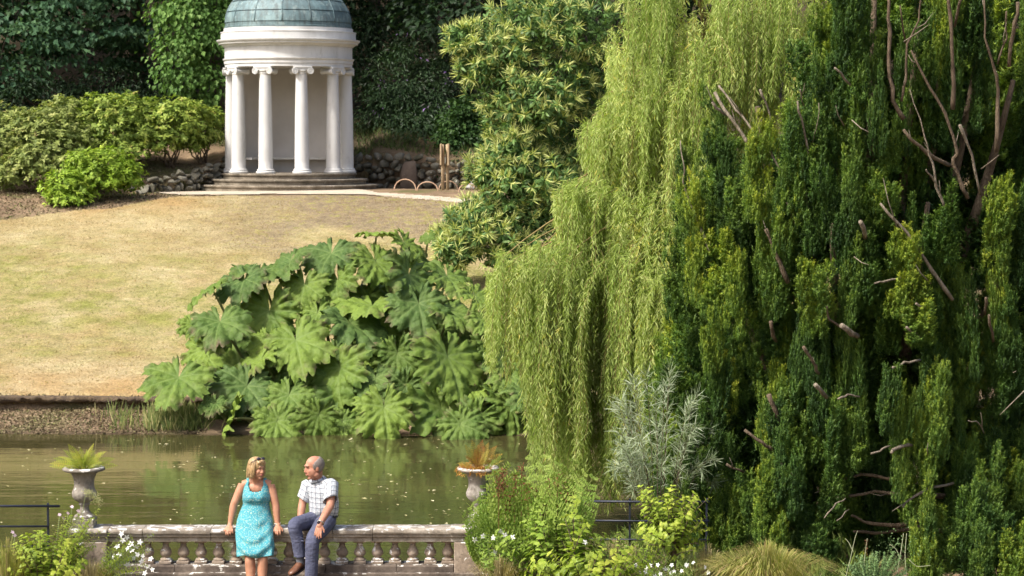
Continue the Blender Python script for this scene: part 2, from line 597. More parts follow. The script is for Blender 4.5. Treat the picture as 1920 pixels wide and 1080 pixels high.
# ================================================================== temple
TC = Vector((-6.77, 69.0, 4.21))
t = NT('white_limewash')
p = t.pos()
g = t.noise(t.mapping(p, (1, 1, 0.35)), 2.2, 6, 0.6)
c = t.ramp(g, [(0.25, (0.43, 0.42, 0.395)), (0.6, (0.55, 0.545, 0.52))])
st = t.ramp(t.noise(t.mapping(p, (1.5, 1.5, 0.5)), 3.6, 6, 0.75), [(0.56, 0.0), (0.72, 0.6)])
c = t.mix(st, c, (0.30, 0.285, 0.24))
t.P(Base_Color=c, Roughness=0.75)
t.bump(t.noise(p, 30, 4), 0.12, 0.01)
M_white = t.m
t = NT('grey_plaster')
p = t.pos()
c = t.ramp(t.noise(p, 1.2, 5), [(0.3, (0.50, 0.47, 0.43)), (0.7, (0.60, 0.57, 0.53))])
t.P(Base_Color=c, Roughness=0.85)
M_plaster = t.m
M_step = stonemat('step_stone', (0.10, 0.085, 0.06), (0.19, 0.16, 0.12), (0.30, 0.26, 0.20), lichen=0.70, lichen_col=(0.42, 0.38, 0.31))
t = NT('copper_patina')
p = t.pos(True)
c = t.ramp(t.noise(p, 2.2, 5, 0.6), [(0.28, (0.06, 0.105, 0.112)), (0.5, (0.12, 0.185, 0.192)), (0.75, (0.21, 0.29, 0.285))])
stv = t.noise(t.mapping(p, (5.5, 5.5, 0.7)), 2.0, 5, 0.7)
c = t.mix(t.ramp(stv, [(0.46, 0.0), (0.62, 0.8)]), c, (0.075, 0.095, 0.09))
c = t.mix(t.ramp(t.noise(p, 7, 4), [(0.58, 0.0), (0.7, 0.6)]), c, (0.27, 0.34, 0.32))
r = t.n('ObjectInfo').outputs['Random']
c = t.mix(1.0, c, t.ramp(r, [(0, 0.86), (1, 1.14)]), 'MULTIPLY')
t.P(Base_Color=c, Roughness=0.6, Metallic=0.15)
t.bump(t.noise(p, 9, 4), 0.25, 0.01)
M_copper = t.m

temple = thing('temple', 'round white temple with ionic columns and green copper dome on the hill', 'temple', TC)
FZ = 4.72 - TC.z      # floor above the path
for k, (r, z0, z1) in enumerate([(2.70, -0.05, 0.17), (2.38, 0.16, 0.34), (2.05, 0.33, 0.51)]):
    pr = [(0.0, z0), (r - 0.05, z0), (r - 0.05, z1 - 0.075), (r - 0.035, z1 - 0.06), (r - 0.004, z1 - 0.055), (r, z1 - 0.045), (r, z1 - 0.012), (r - 0.012, z1), (0.0, z1)]
    autosmooth(mk('step', lathe(pr, TC, 72), M_step, temple))
H0 = FZ
CT = 3.18                      # column height
RC = 1.74
cols = []
AC = [math.radians(a) for a in (-54.5, -18.0, 18.0, 54.5)]


def ionic_capital(a, z, parent, full=True):
    c, s = math.cos(a), math.sin(a)
    rot = Matrix(((c, s, 0), (s, -c, 0), (0, 0, 1)))   # local x tangent, local y outwards
    rot = Matrix(((c, s * 1.0, 0), (s, -c, 0), (0, 0, 1)))
    ctr = Vector((TC.x + RC * s, TC.y - RC * c, TC.z + z))
    L = lambda x, y, zz: ctr + Vector((x * c + y * s, x * s - y * c, zz))
    parts = []
    parts.append(lathe([(0.165, -0.03), (0.185, -0.02), (0.185, 0.0), (0.172, 0.01), (0.20, 0.04), (0.215, 0.07), (0.20, 0.10), (0.0, 0.10)], ctr, 20))
    ab, af = box((0, 0, 0.172), (0.56, 0.44, 0.055), 0.012)
    parts.append((np.array([tuple(L(*q)) for q in ab]), af))
    cu, cf = box((0, 0, 0.115), (0.42, 0.40, 0.07), 0.015)
    parts.append((np.array([tuple(L(*q)) for q in cu]), cf))
    for sx in (-1, 1):
        bol = [L(sx * 0.225, yy, 0.055) for yy in (-0.21, -0.14, 0.0, 0.14, 0.21)]
        parts.append(tube(bol, [0.088, 0.082, 0.06, 0.082, 0.088], 14))
        for yy in (0.212, -0.212):
            sp = []
            for i in range(26):
                th = i / 25 * 4.2 * PI
                r = 0.098 * (1 - i / 25 * 0.82)
                sp.append(L(sx * (0.225 - r * math.sin(th) * -1 * 1.0), yy, 0.055 + r * math.cos(th)))
            parts.append(tube(sp, [0.019 - 0.008 * i / 25 for i in range(26)], 5))
            parts.append(ellip(L(sx * 0.225, yy, 0.055), (0.022, 0.022, 0.022), None, 8, 6))
    return autosmooth(mk('capital', join(*parts), M_white, parent), 35)


def column(a, full=True):
    s, c = math.sin(a), math.cos(a)
    ctr = Vector((TC.x + RC * s, TC.y - RC * c, TC.z + H0))
    rb, rt = 0.215, 0.165
    sh = [(rb + 0.02, 0.13), (rb, 0.16)]
    for i in range(1, 13):
        u = i / 12
        sh.append((rb + (rt - rb) * (u ** 1.7), 0.16 + u * (CT - 0.16 - 0.225)))
    o = mk('column', lathe(sh, ctr, 28), M_white, temple)
    bs = [(0.0, 0.002), (0.285, 0.002), (0.285, 0.028), (0.290, 0.04), (0.292, 0.055), (0.28, 0.075), (0.255, 0.082), (0.25, 0.09), (0.258, 0.10), (0.262, 0.115), (0.252, 0.13), (0.235, 0.137), (0.0, 0.137)]
    mk('base', lathe(bs, ctr, 28), M_white, o)
    ionic_capital(a, H0 + CT - 0.20, o)
    return o


for a in AC: column(a)
for a in (-math.radians(90.5), math.radians(90.5)): column(a)
wall_prof = [(1.60, H0 + 0.002), (1.82, H0 + 0.002), (1.82, H0 + 0.12), (1.80, H0 + 0.14), (1.80, H0 + CT), (1.60, H0 + CT)]
mk('cella_wall', lathe(wall_prof, TC, 48, math.radians(92), math.radians(268), True), M_plaster, temple, smooth=False)
bench = mk('bench', lathe([(1.18, 0.40), (1.595, 0.40), (1.595, 0.465), (1.18, 0.465)], TC + Vector((0, 0, H0)), 40, math.radians(100), math.radians(260), True), M_white, temple, smooth=False)
E = H0 + CT
arch = [(1.50, E + 0.002), (1.92, E + 0.002), (1.92, E + 0.09), (1.945, E + 0.10), (1.945, E + 0.19), (1.965, E + 0.20), (1.985, E + 0.235), (1.985, E + 0.255), (1.93, E + 0.262), (1.5, E + 0.262)]
autosmooth(mk('architrave', lathe(arch, TC, 72, closed=True), M_white, temple))
frieze = [(1.5, E + 0.262), (1.928, E + 0.264), (1.928, E + 0.60), (1.5, E + 0.60)]
autosmooth(mk('frieze', lathe(frieze, TC, 72, closed=True), M_white, temple))
corn = [(1.5, E + 0.602), (1.95, E + 0.602), (1.975, E + 0.63), (2.02, E + 0.66), (2.03, E + 0.685), (2.10, E + 0.69), (2.10, E + 0.73), (2.125, E + 0.74), (2.155, E + 0.77), (2.165, E + 0.80), (2.165, E + 0.815), (2.02, E + 0.83), (1.5, E + 0.83)]
autosmooth(mk('cornice', lathe(corn, TC, 72, closed=True), M_white, temple))
par = [(1.5, E + 0.832), (2.035, E + 0.832), (2.035, E + 1.02), (2.05, E + 1.03), (2.05, E + 1.055), (1.96, E + 1.062), (1.95, E + 1.07), (1.95, E + 1.165), (1.5, E + 1.165)]
autosmooth(mk('parapet', lathe(par, TC, 72, closed=True), M_white, temple))
mk('ceiling', lathe([(0.0, E + 0.02), (1.56, E + 0.02)], TC, 40), M_plaster, temple, smooth=False)
# dome: copper sheets on a low hemisphere, raised seams
DZ = E + 1.165
DR, DH = 1.90, 1.36


def dome_pt(a, u, off=0.0):
    th = u * PI / 2
    r = (DR + off) * math.cos(th); z = (DH + off) * math.sin(th)
    return (TC.x + r * math.sin(a), TC.y - r * math.cos(a), TC.z + DZ + 0.16 + z)


dome = mk('dome', join(lathe([((DR - 0.012) * math.cos(i / 16 * PI / 2), DZ + 0.16 + (DH - 0.012) * math.sin(i / 16 * PI / 2)) for i in range(17)], TC, 48),
                       lathe([(1.93, DZ + 0.004), (1.93, DZ + 0.05), (1.905, DZ + 0.065), (1.90, DZ + 0.16), (1.86, DZ + 0.17)], TC, 48)), M_copper, temple)
autosmooth(dome)
NSEG = 14
ROWS = [0.0, 0.155, 0.31, 0.47, 0.64, 0.82]
t = NT('copper_seam')
t.P(Base_Color=(0.075, 0.115, 0.115), Roughness=0.6)
M_seam = t.m
for r in range(5):
    for k in range(NSEG):
        off = 0.5 * (r % 2) * 0.0
        a0 = 2 * PI * (k + off) / NSEG + 0.012; a1 = 2 * PI * (k + 1 + off) / NSEG - 0.012
        u0, u1 = ROWS[r] + 0.006, ROWS[r + 1] - 0.006
        V, Fc = [], []
        for i in range(4):
            for j in range(5): V.append(dome_pt(a0 + (a1 - a0) * j / 4, u0 + (u1 - u0) * i / 3, 0.004 + 0.012 * (1 - i / 3) + 0.004 * random.random()))
        for i in range(3):
            for j in range(4):
                b = i * 5 + j
                Fc.append((b, b + 1, b + 6, b + 5))
        mk('copper_sheet', (V, Fc), M_copper, dome)
for k in range(NSEG):
    a = 2 * PI * k / NSEG
    mk('seam', tube([dome_pt(a, u, 0.012) for u in np.linspace(0, 0.84, 14)], 0.017, 6), M_copper, dome)
mk('crown_cap', lathe([(0.55, DZ + 0.16 + DH * 0.955), (0.53, DZ + 0.16 + DH * 0.985), (0.25, DZ + 0.16 + DH * 1.03), (0.0, DZ + 0.16 + DH * 1.06)], TC, 28), M_copper, dome)

# ================================================================== dry stone walls
M_rock = stonemat('fieldstone', (0.055, 0.055, 0.036), (0.13, 0.12, 0.09), (0.24, 0.225, 0.18), lichen=0.72, lichen_col=(0.5, 0.48, 0.42), scale=1.6, toponly=False)
_t = M_rock.node_tree
M_rockpale = stonemat('pale_rock', (0.30, 0.28, 0.25), (0.45, 0.43, 0.40), (0.6, 0.58, 0.54), lichen=0.8, scale=4)


def rock_mesh(name, mat, n=15, sq=0.7, seed=0):
    r = np.random.default_rng(seed)
    bm = bmesh.new()
    for i in range(n):
        d = r.normal(size=3); d /= np.linalg.norm(d)
        d = np.sign(d) * np.abs(d) ** sq
        d = d / max(1.0, np.abs(d).max()) * r.uniform(0.85, 1.05)
        bm.verts.new(d)
    bmesh.ops.convex_hull(bm, input=bm.verts[:])
    for v in [v for v in bm.verts if not v.link_faces]: bm.verts.remove(v)
    bmesh.ops.bevel(bm, geom=bm.edges[:], offset=0.10, segments=1, affect='EDGES')
    me = bpy.data.meshes.new(name)
    bm.to_mesh(me); bm.free()
    me.materials.append(mat)
    me.polygons.foreach_set('use_smooth', np.ones(len(me.polygons), bool))
    return me


ROCKS = [rock_mesh('stone', M_rock, 11 + i % 4, 0.65 + 0.04 * i, 40 + i) for i in range(8)]


def stone_wall(name, label, pts, base, heights, seed):
    """pts: plan polyline; courses of separate uneven stones leaning back against earth."""
    r = random.Random(seed)
    pts = [Vector((q[0], q[1], q[2] if len(q) > 2 else 0.0)) for q in pts]
    root = thing(name, label, 'stone wall', (pts[0].x, pts[0].y, base))
    L = [0]
    for a, b in zip(pts, pts[1:]): L.append(L[-1] + (b - a).length)
    def at(s):
        for i in range(len(pts) - 1):
            if s <= L[i + 1] or i == len(pts) - 2:
                u = (s - L[i]) / (L[i + 1] - L[i])
                return pts[i].lerp(pts[i + 1], u), (pts[i + 1] - pts[i]).normalized(), heights[i] + (heights[i + 1] - heights[i]) * u
    z = 0.0
    row = 0
    while z < max(heights):
        h = r.uniform(0.15, 0.27) * (1.15 if row == 0 else 1)
        s = r.uniform(0, 0.15)
        while s < L[-1]:
            w = r.uniform(0.13, 0.42)
            q, d, hh = at(min(s + w / 2, L[-1]))
            if z < hh - 0.06:
                nrm = Vector((d.y, -d.x, 0))
                if nrm.y > 0: nrm = -nrm
                hz = h * r.choice([0.7, 0.9, 1.1, 1.45])
                pos = q + nrm * (0.10 - z * 0.12 + r.uniform(-0.05, 0.05))
                zz = base + z + hz * 0.5 + r.uniform(-.05, .05)
                yaw = math.atan2(d.y, d.x) + r.uniform(-0.25, 0.25) + (PI if r.random() < .5 else 0)
                put('stone', ROCKS[r.randrange(8)], root, (pos.x, pos.y, zz), (r.uniform(-.35, .35), r.uniform(-.55, .55), yaw), (w * 0.54, 0.19, hz * 0.58))
            s += w * 0.97
        z += h * 0.95
        row += 1
    return root


stone_wall('stone_wall', 'mossy dry stone wall stepping down to the left of the temple', [(-11.3, 65.75), (-10.4, 66.7), (-9.3, 68.2), (-8.8, 69.15), (-8.6, 70.3)], 4.16, [0.12, 0.40, 0.72, 0.95, 1.0], 5)
stone_wall('stone_wall', 'dry stone retaining wall right of the temple behind the hoops', [(-4.95, 70.75), (-3.4, 70.5), (-1.9, 70.35), (-0.6, 70.25)], 4.17, [1.05, 1.0, 0.9, 0.55], 6)
q = Pt(768, 325, 70.3)
o = put('boulder', rock_mesh('boulder', barkmat('brown_boulder', (0.10, 0.075, 0.055), (0.17, 0.13, 0.10), 3, 1), 14, 0.7, 77), None, (q.x, q.y, 4.55), (0.1, 0.15, 0.3), (0.33, 0.24, 0.62))
tag(o, 'tall brown boulder set upright in the right stone wall', 'boulder')
q = Pt(885, 340, 69.0)
o = put('rock', rock_mesh('rock', M_rockpale, 13, 0.9, 78), None, (q.x, q.y, 4.36), (0.3, 0.2, 0.3), (0.20, 0.18, 0.26))
tag(o, 'pale grey rock lying beside the chestnut leaves near the hoops', 'rock')

# wooden post sign and bent hoops
M_wood = barkmat('weathered_wood', (0.30, 0.21, 0.12), (0.48, 0.37, 0.23), 9, 0.15)
M_hoop = barkmat('peeled_hazel', (0.38, 0.24, 0.15), (0.55, 0.38, 0.26), 8, 1)
q = Pt(834, 360, 67.6)
gz = float(height(q.x, q.y))
sg = thing('sign_post', 'wooden two-post information board seen edge on beside the hoops', 'sign', (q.x, q.y, gz))
for dx, dy in ((-0.055, -0.2), (0.075, 0.22)):
    mk('post', tube([(q.x + dx, q.y + dy, gz - 0.1), (q.x + dx + 0.005, q.y + dy, gz + 0.9), (q.x + dx - 0.004, q.y + dy, gz + 1.36)], [0.052, 0.05, 0.046], 10), M_wood, sg)
for k, dx in enumerate((-0.105, 0.115)):
    for j in range(3):
        mk('plank', box((q.x + dx, q.y - 0.32 + j * 0.31 + 0.01, gz + 1.06), (0.045, 0.295, 0.62 + 0.02 * ((j + k) % 2)), 0.008), M_wood, sg, smooth=False)
HL = ['tallest bent wooden hoop, nearest to the temple steps', 'second bent wooden hoop along the grass from the temple', 'bent wooden hoop standing behind the wooden sign post', 'bent wooden hoop in front of the pale rock', 'bent wooden hoop half hidden by the chestnut leaves']
for k, (x0, x1, yb, yt, Y) in enumerate([(739, 780, 358, 339, 67.2), (782, 821, 360, 345, 66.9), (823, 858, 361, 347, 68.2), (860, 894, 364, 351, 66.3), (884, 912, 354, 343, 68.6)]):
    a, b = Pt(x0, yb, Y), Pt(x1, yb, Y)
    ga, gb = float(height(a.x, Y)) - 0.05, float(height(b.x, Y)) - 0.05
    hh = (Pt(x0, yt, Y) - Pt(x0, yb, Y)).z
    pts = []
    for i in range(17):
        u = i / 16
        pts.append((a.x + (b.x - a.x) * (0.5 - 0.5 * math.cos(u * PI)), Y + 0.05 * math.sin(u * 3), ga + (gb - ga) * u + (hh + 0.08) * math.sin(u * PI) ** 0.75))
    o = mk('hoop', tube(pts, 0.018, 6), M_hoop, None, origin=(a.x, Y, ga))
    tag(o, HL[k], 'hoop', 'bent wooden hoops edging the path')

# ================================================================== balustrade
M_bal = stonemat('weathered_sandstone', (0.13, 0.10, 0.075), (0.28, 0.22, 0.165), (0.40, 0.33, 0.26), lichen=0.665, lichen_col=(0.70, 0.68, 0.63), scale=3.2)
M_balrail = stonemat('lichened_sandstone', (0.12, 0.10, 0.08), (0.26, 0.22, 0.17), (0.42, 0.38, 0.32), lichen=0.685, lichen_col=(0.56, 0.55, 0.51), scale=4.2)
M_plinth = stonemat('dark_wet_stone', (0.05, 0.04, 0.032), (0.12, 0.095, 0.075), (0.22, 0.18, 0.14), lichen=0.70, lichen_col=(0.60, 0.58, 0.52), scale=3.4)
BY = 25.0
bx = lambda px, py=1000: Pt(px, py, BY).x
RT = Pt(500, 993, 24.83).z                   # rail top
PBT = Pt(500, 1060, 24.86).z                 # plinth top
bal = thing('balustrade', 'low weathered stone balustrade with bulbous balusters beside the pond', 'balustrade', (bx(520), BY, 0.75))
rail = [(-0.125, RT - 0.142), (0.125, RT - 0.142), (0.125, RT - 0.10), (0.150, RT - 0.085), (0.150, RT - 0.055), (0.172, RT - 0.05), (0.178, RT - 0.03), (0.172, RT - 0.008), (0.155, RT), (-0.155, RT), (-0.172, RT - 0.008), (-0.178, RT - 0.03), (-0.172, RT - 0.05), (-0.150, RT - 0.055), (-0.150, RT - 0.085), (-0.125, RT - 0.10)]
rail = [(BY + y, z) for y, z in rail]
jn = [206, 272, 398, 510, 626, 700, 851]
for a, b in zip(jn, jn[1:]):
    autosmooth(mk('rail_slab', extrude_x(rail, bx(a) + 0.003, bx(b) - 0.003, 0.0015, 4), M_balrail, bal), 30)
pl = [(-0.15, 0.55), (0.15, 0.55), (0.15, PBT - 0.012), (0.138, PBT), (-0.138, PBT), (-0.15, PBT - 0.012)]
pl = [(BY + y, z) for y, z in pl]
for a, b in zip([206, 330, 470, 612, 744], [330, 470, 612, 744, 851]):
    autosmooth(mk('plinth_block', extrude_x(pl, bx(a) + 0.003, bx(b) - 0.003, 0.002, 4), M_plinth, bal), 30)
lo = [(-0.215, 0.5), (0.2, 0.5), (0.2, PBT - 0.075), (-0.205, PBT - 0.075), (-0.215, PBT - 0.085)]
lo = [(BY + y, z) for y, z in lo]
autosmooth(mk('base_course', extrude_x(lo, bx(140), bx(925), 0.002, 10), M_plinth, bal), 30)
wl = [(BY - 0.14, -0.6), (BY + 0.16, -0.6), (BY + 0.16, 0.52), (BY - 0.14, 0.52)]
mk('bridge_wall', extrude_x(wl, bx(60), bx(985), 0, 4), M_plinth, bal, smooth=False)
BH = RT - 0.142 - PBT
prof = [(0.0, 0.0), (0.062, 0.0), (0.064, 0.012), (0.060, 0.03), (0.040, 0.038), (0.036, 0.05), (0.044, 0.06), (0.060, 0.085), (0.066, 0.11), (0.064, 0.135), (0.054, 0.165), (0.040, 0.195), (0.032, 0.22), (0.036, 0.228), (0.036, 0.236), (0.031, 0.242), (0.034, 0.262), (0.050, 0.275), (0.0, 0.275)]
sc = (BH - 0.055) / 0.275
bparts = [lathe([(r * 1.0, 0.032 + z * sc) for r, z in prof], (0, 0, 0), 20), box((0, 0, 0.016), (0.136, 0.136, 0.032), 0.005), box((0, 0, BH - 0.0115), (0.132, 0.132, 0.023), 0.004)]
bme = mesh_from('baluster', *join(*bparts), M_bal)
for k in range(18):
    px = 278 + 33.06 * k
    put('baluster', bme, bal, (bx(px, 1035), BY, PBT), (0, 0, random.uniform(-.05, .05) + (k % 4) * PI / 2))
for x0, x1 in ((138, 206), (851, 928)):
    X0, X1 = bx(x0), bx(x1)
    ped = mk('pedestal', box(((X0 + X1) / 2, BY, (0.5 + RT - 0.145) / 2), (X1 - X0 - 0.012, 0.34, RT - 0.145 - 0.5), 0.008), M_bal, bal, smooth=False)
    cap = [(BY + (y - BY) * 1.14, z + 0.003) for y, z in rail]
    autosmooth(mk('pedestal_cap', extrude_x(cap, X0 - 0.03, X1 + (0.03 if x0 > 500 else -0.001), 0.001, 3), M_balrail, ped), 30)
# urns
up = [(0, 0.0), (0.115, 0.0), (0.118, 0.012), (0.11, 0.03), (0.085, 0.045), (0.058, 0.075), (0.048, 0.115), (0.047, 0.14), (0.062, 0.15), (0.062, 0.165), (0.05, 0.172), (0.075, 0.185), (0.108, 0.21), (0.128, 0.245), (0.133, 0.28), (0.125, 0.31), (0.112, 0.345), (0.110, 0.40), (0.117, 0.445), (0.135, 0.49), (0.158, 0.515), (0.165, 0.522), (0.215, 0.528), (0.235, 0.54), (0.237, 0.555), (0.225, 0.568), (0.190, 0.572), (0.172, 0.55), (0.16, 0.51), (0.0, 0.50)]


def urn(px, label, mat):
    c = Vector((bx(px, 930), BY, RT + 0.003))
    root = thing('urn', label, 'urn', c, 'stone urns on the balustrade pedestals')
    mk('plinth', box(c + Vector((0, 0, 0.05)), (0.235, 0.235, 0.10), 0.006), mat, root, smooth=False)
    V, Fc = lathe(up, c + Vector((0, 0, 0.10)), 48)
    d = V - np.array(c)
    zz = d[:, 2] - 0.10
    a = np.arctan2(d[:, 1], d[:, 0])
    flute = np.where((zz > 0.18) & (zz < 0.33), np.sin((zz - 0.18) / 0.15 * PI), 0)
    k = 1 + 0.05 * flute * np.cos(a * 16)
    V[:, 0] = c.x + d[:, 0] * k; V[:, 1] = c.y + d[:, 1] * k
    mk('bowl', (V, Fc), mat, root)
    mk('soil', lathe([(0, 0.555), (0.12, 0.55), (0.176, 0.535)], c + Vector((0, 0, 0.10)), 20), M_soil, root)
    return c + Vector((0, 0, 0.655))


M_urn = stonemat('urn_stone', (0.11, 0.095, 0.075), (0.21, 0.185, 0.15), (0.34, 0.31, 0.26), lichen=0.67, lichen_col=(0.6, 0.58, 0.52), scale=4.5)
M_urn2 = stonemat('urn_stone_pale', (0.15, 0.13, 0.105), (0.28, 0.25, 0.21), (0.42, 0.39, 0.34), lichen=0.67, lichen_col=(0.60, 0.58, 0.53), scale=4.5)
URN_L = urn(158, 'grey stone urn with green fern on the left end of the balustrade', M_urn)
URN_R = urn(897, 'stone urn with orange-tinted fern on the right end of the balustrade', M_urn2)

# field railings
t = NT('navy_iron')
t.P(Base_Color=(0.018, 0.022, 0.035), Roughness=0.45, Metallic=0.3)
M_iron = t.m


def railing(label, bars, posts, Y):
    a = Pt(posts[0][0], posts[0][2], Y)
    root = thing('railing', label, 'railing', (a.x, Y, float(height(a.x, Y))))
    for x0, x1, y in bars:
        mk('bar', tube([Pt(x0, y, Y), Pt((x0 + x1) / 2, y + 1, Y), Pt(x1, y + 1, Y)], 0.011 if y != bars[0][2] else 0.014, 8), M_iron, root)
    for x, y0, y1 in posts:
        q0, q1 = Pt(x, y0, Y), Pt(x, y1, Y)
        mk('post', box(((q0.x + q1.x) / 2, Y + 0.028, (q0.z + q1.z) / 2), (0.022, 0.03, q0.z - q1.z), 0.003), M_iron, root, smooth=False)


railing('dark iron field railing on the left edge in front of the pond', [(-160, 112, 948), (-160, 91, 986), (-160, 91, 1024)], [(90, 944, 1110), (-150, 944, 1110)], 25.0)
railing('dark iron field railing half hidden between the ferns and the yew', [(1085, 1330, 940), (1085, 1330, 976), (1085, 1330, 1011)], [(1181, 935, 1075), (1325, 935, 1075)], 25.9)
# ================================================================== foliage tools
def unit(a): return a / np.maximum(np.linalg.norm(a, axis=-1, keepdims=True), 1e-9)


class Fol:
    """Collects many small leaf faces into one mesh with a per-leaf value `rnd`."""
    def __init__(self): self.V, self.F, self.R, self.n = [], [], [], 0

    def _push(self, V, F, R):
        self.V.append(V.reshape(-1, 3)); self.F.append((F + self.n).reshape(-1, 3)); self.R.append(R); self.n += V.reshape(-1, 3).shape[0]

    def add(self, pos, d, nrm, L, W, rnd, kind='quad', bend=0.15, fold=0.18):
        pos = np.asarray(pos, float); N = len(pos)
        if N == 0: return
        d = unit(np.broadcast_to(np.asarray(d, float), pos.shape)); nrm = np.broadcast_to(np.asarray(nrm, float), pos.shape)
        s = unit(np.cross(d, nrm)); nn = np.cross(s, d)
        L = np.broadcast_to(np.asarray(L, float), (N,))[:, None]; W = np.broadcast_to(np.asarray(W, float), (N,))[:, None]
        rnd = np.broadcast_to(np.asarray(rnd, float), (N,))
        base = np.arange(N)[:, None, None]
        if kind == 'tri':
            V = np.stack([pos - s * W / 2, pos + s * W / 2, pos + d * L], 1)
            T = np.array([[0, 1, 2]]); k = 3
        elif kind == 'quad':
            V = np.stack([pos, pos + d * L * 0.45 + s * W / 2 + nn * W * fold, pos + d * L - nn * L * bend, pos + d * L * 0.45 - s * W / 2 + nn * W * fold], 1)
            T = np.array([[0, 1, 2], [0, 2, 3]]); k = 4
        else:  # 'long': six vertices, bent along its length
            b1, b2 = nn * L * bend * 0.15, nn * L * bend * 0.55
            V = np.stack([pos, pos + d * L * 0.3 + s * W * 0.5 + nn * W * fold - b1, pos + d * L * 0.7 + s * W * 0.4 + nn * W * fold - b2,
                          pos + d * L - nn * L * bend, pos + d * L * 0.7 - s * W * 0.4 + nn * W * fold - b2, pos + d * L * 0.3 - s * W * 0.5 + nn * W * fold - b1], 1)
            T = np.array([[0, 1, 5], [1, 2, 4], [1, 4, 5], [2, 3, 4]]); k = 6
        self._push(V, T[None] + base * k, np.repeat(rnd, k))

    def raw(self, vf, r):
        v, f = vf
        tri = []
        for q in f:
            for i in range(1, len(q) - 1): tri.append((q[0], q[i], q[i + 1]))
        v = np.asarray(v, float)
        self._push(v, np.array(tri), np.full(len(v), r))

    def mesh(self, name, mat, org=(0, 0, 0)):
        V = np.concatenate(self.V) - np.array(org)
        return mesh_from(name, V, np.concatenate(self.F), mat, False, {'rnd': np.concatenate(self.R)})

    def build(self, name, mat, parent=None, origin=None):
        org = WL[parent.name] if parent is not None else Vector(origin or (0, 0, 0))
        return put(name, self.mesh(name, mat, tuple(org)), parent, org)


def sphere_dirs(n, r=rng):
    return unit(r.normal(size=(n, 3)))


def clumps(lobes, n, leafL, leafW, spread=0.28, per=45, flat=0.45, droop=0.35, shell=0.55, r=rng, fol=None, kind='quad', up=0.8, lo=-0.75, bend=0.15):
    """Leaves in uneven clumps spread through lobes (centre, radii)."""
    f = fol or Fol()
    vol = np.array([l[1][0] * l[1][1] * l[1][2] for l in lobes]) ** (2 / 3)
    share = vol / vol.sum()
    for (c, rad), sh in zip(lobes, share):
        nc = max(3, int(n * sh / per))
        dirs = sphere_dirs(nc * 2, r)
        dirs = dirs[dirs[:, 2] > lo][:nc]
        rr = shell + (1 - shell) * r.random(len(dirs)) ** 0.6
        rr = rr * (0.80 + 0.34 * r.random(len(dirs)))
        cc = np.array(c) + dirs * np.array(rad) * rr[:, None]
        k = per
        q = np.repeat(cc, k, 0)
        o = np.repeat(dirs, k, 0)
        g = r.normal(size=q.shape) * spread * np.array([1, 1, flat])
        g = g + o * 0.0
        dist = np.linalg.norm(g[:, :2], axis=1)
        g[:, 2] -= dist * droop * 0.8
        pos = q + g
        d = unit(o * 0.5 + unit(g) * 0.8 + r.normal(size=q.shape) * 0.35 + np.array([0, 0, -droop]))
        nn = unit(np.array([0, 0, up]) + o * 0.5 + r.normal(size=q.shape) * 0.35)
        sz = r.uniform(0.7, 1.2, len(q))
        rn = np.repeat(r.normal(0.45, 0.16, len(dirs)), k) + r.normal(0, 0.13, len(q))
        f.add(pos, d, nn, leafL * sz, leafW * sz, np.clip(rn, 0, 1), kind, bend=bend)
    return f


def limb(p0, p1, r0, r1, sag=0.0, wob=0.1, n=7, sides=7):
    p0, p1 = Vector(p0), Vector(p1)
    L = (p1 - p0).length
    pts, rad = [], []
    ph = random.uniform(0, 6)
    for i in range(n):
        u = i / (n - 1)
        q = p0.lerp(p1, u)
        q.z += sag * L * math.sin(u * PI)
        q += Vector((math.sin(u * 5 + ph), math.cos(u * 4 + ph), 0.5 * math.sin(u * 7 + ph))) * wob * L * 0.12 * math.sin(u * PI)
        pts.append(q); rad.append(r0 + (r1 - r0) * u)
    return tube(pts, rad, sides)


def lobe(px, py, rpx, rpy, Y, dep=None):
    k = Y / FPX
    return (tuple(Pt(px, py, Y)), (rpx * k, dep if dep else rpx * k, rpy * k))


M_bark = barkmat('grey_brown_bark', (0.05, 0.04, 0.03), (0.14, 0.115, 0.085), 5, 0.2)

# ================================================================== woodland behind the temple
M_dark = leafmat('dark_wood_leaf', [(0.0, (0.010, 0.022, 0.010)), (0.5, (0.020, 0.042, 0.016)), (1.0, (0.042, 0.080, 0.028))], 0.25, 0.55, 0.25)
M_maple = leafmat('maple_leaf', [(0.0, (0.030, 0.070, 0.036)), (0.5, (0.062, 0.128, 0.060)), (1.0, (0.13, 0.22, 0.085))], 0.3)
M_lime = leafmat('lime_leaf', [(0.0, (0.060, 0.125, 0.030)), (0.5, (0.115, 0.215, 0.050)), (1.0, (0.20, 0.31, 0.085))], 0.35)


def wood_tree(name, label, px, Y, trunk_r, top, lobes, mat, n, L, W, group=None, lean=0.0, crown_me=None, **kw):
    base = Pt(px, 300, Y)
    gz = float(height(base.x, Y)) - 0.15
    root = thing(name, label, 'tree', (base.x, Y, gz), group)
    tip = Vector((base.x + lean, Y, gz + top))
    mk('trunk', limb((base.x, Y, gz), tip, trunk_r, trunk_r * 0.45, 0, 0.3, 9, 10), M_bark, root)
    for i, (c, rad) in enumerate(lobes):
        s = Vector((base.x, Y, gz)).lerp(tip, random.uniform(0.45, 0.95))
        mk('limb', limb(s, Vector(c), trunk_r * 0.33, trunk_r * 0.08, 0.12, 0.5, 7, 6), M_bark, root)
    f = clumps(lobes, n, L, W, **kw)
    f.build('crown', mat, root)
    return root


def WLb(X, Y, Z, rx, ry, rz): return ((X, Y, Z), (rx, ry, rz))


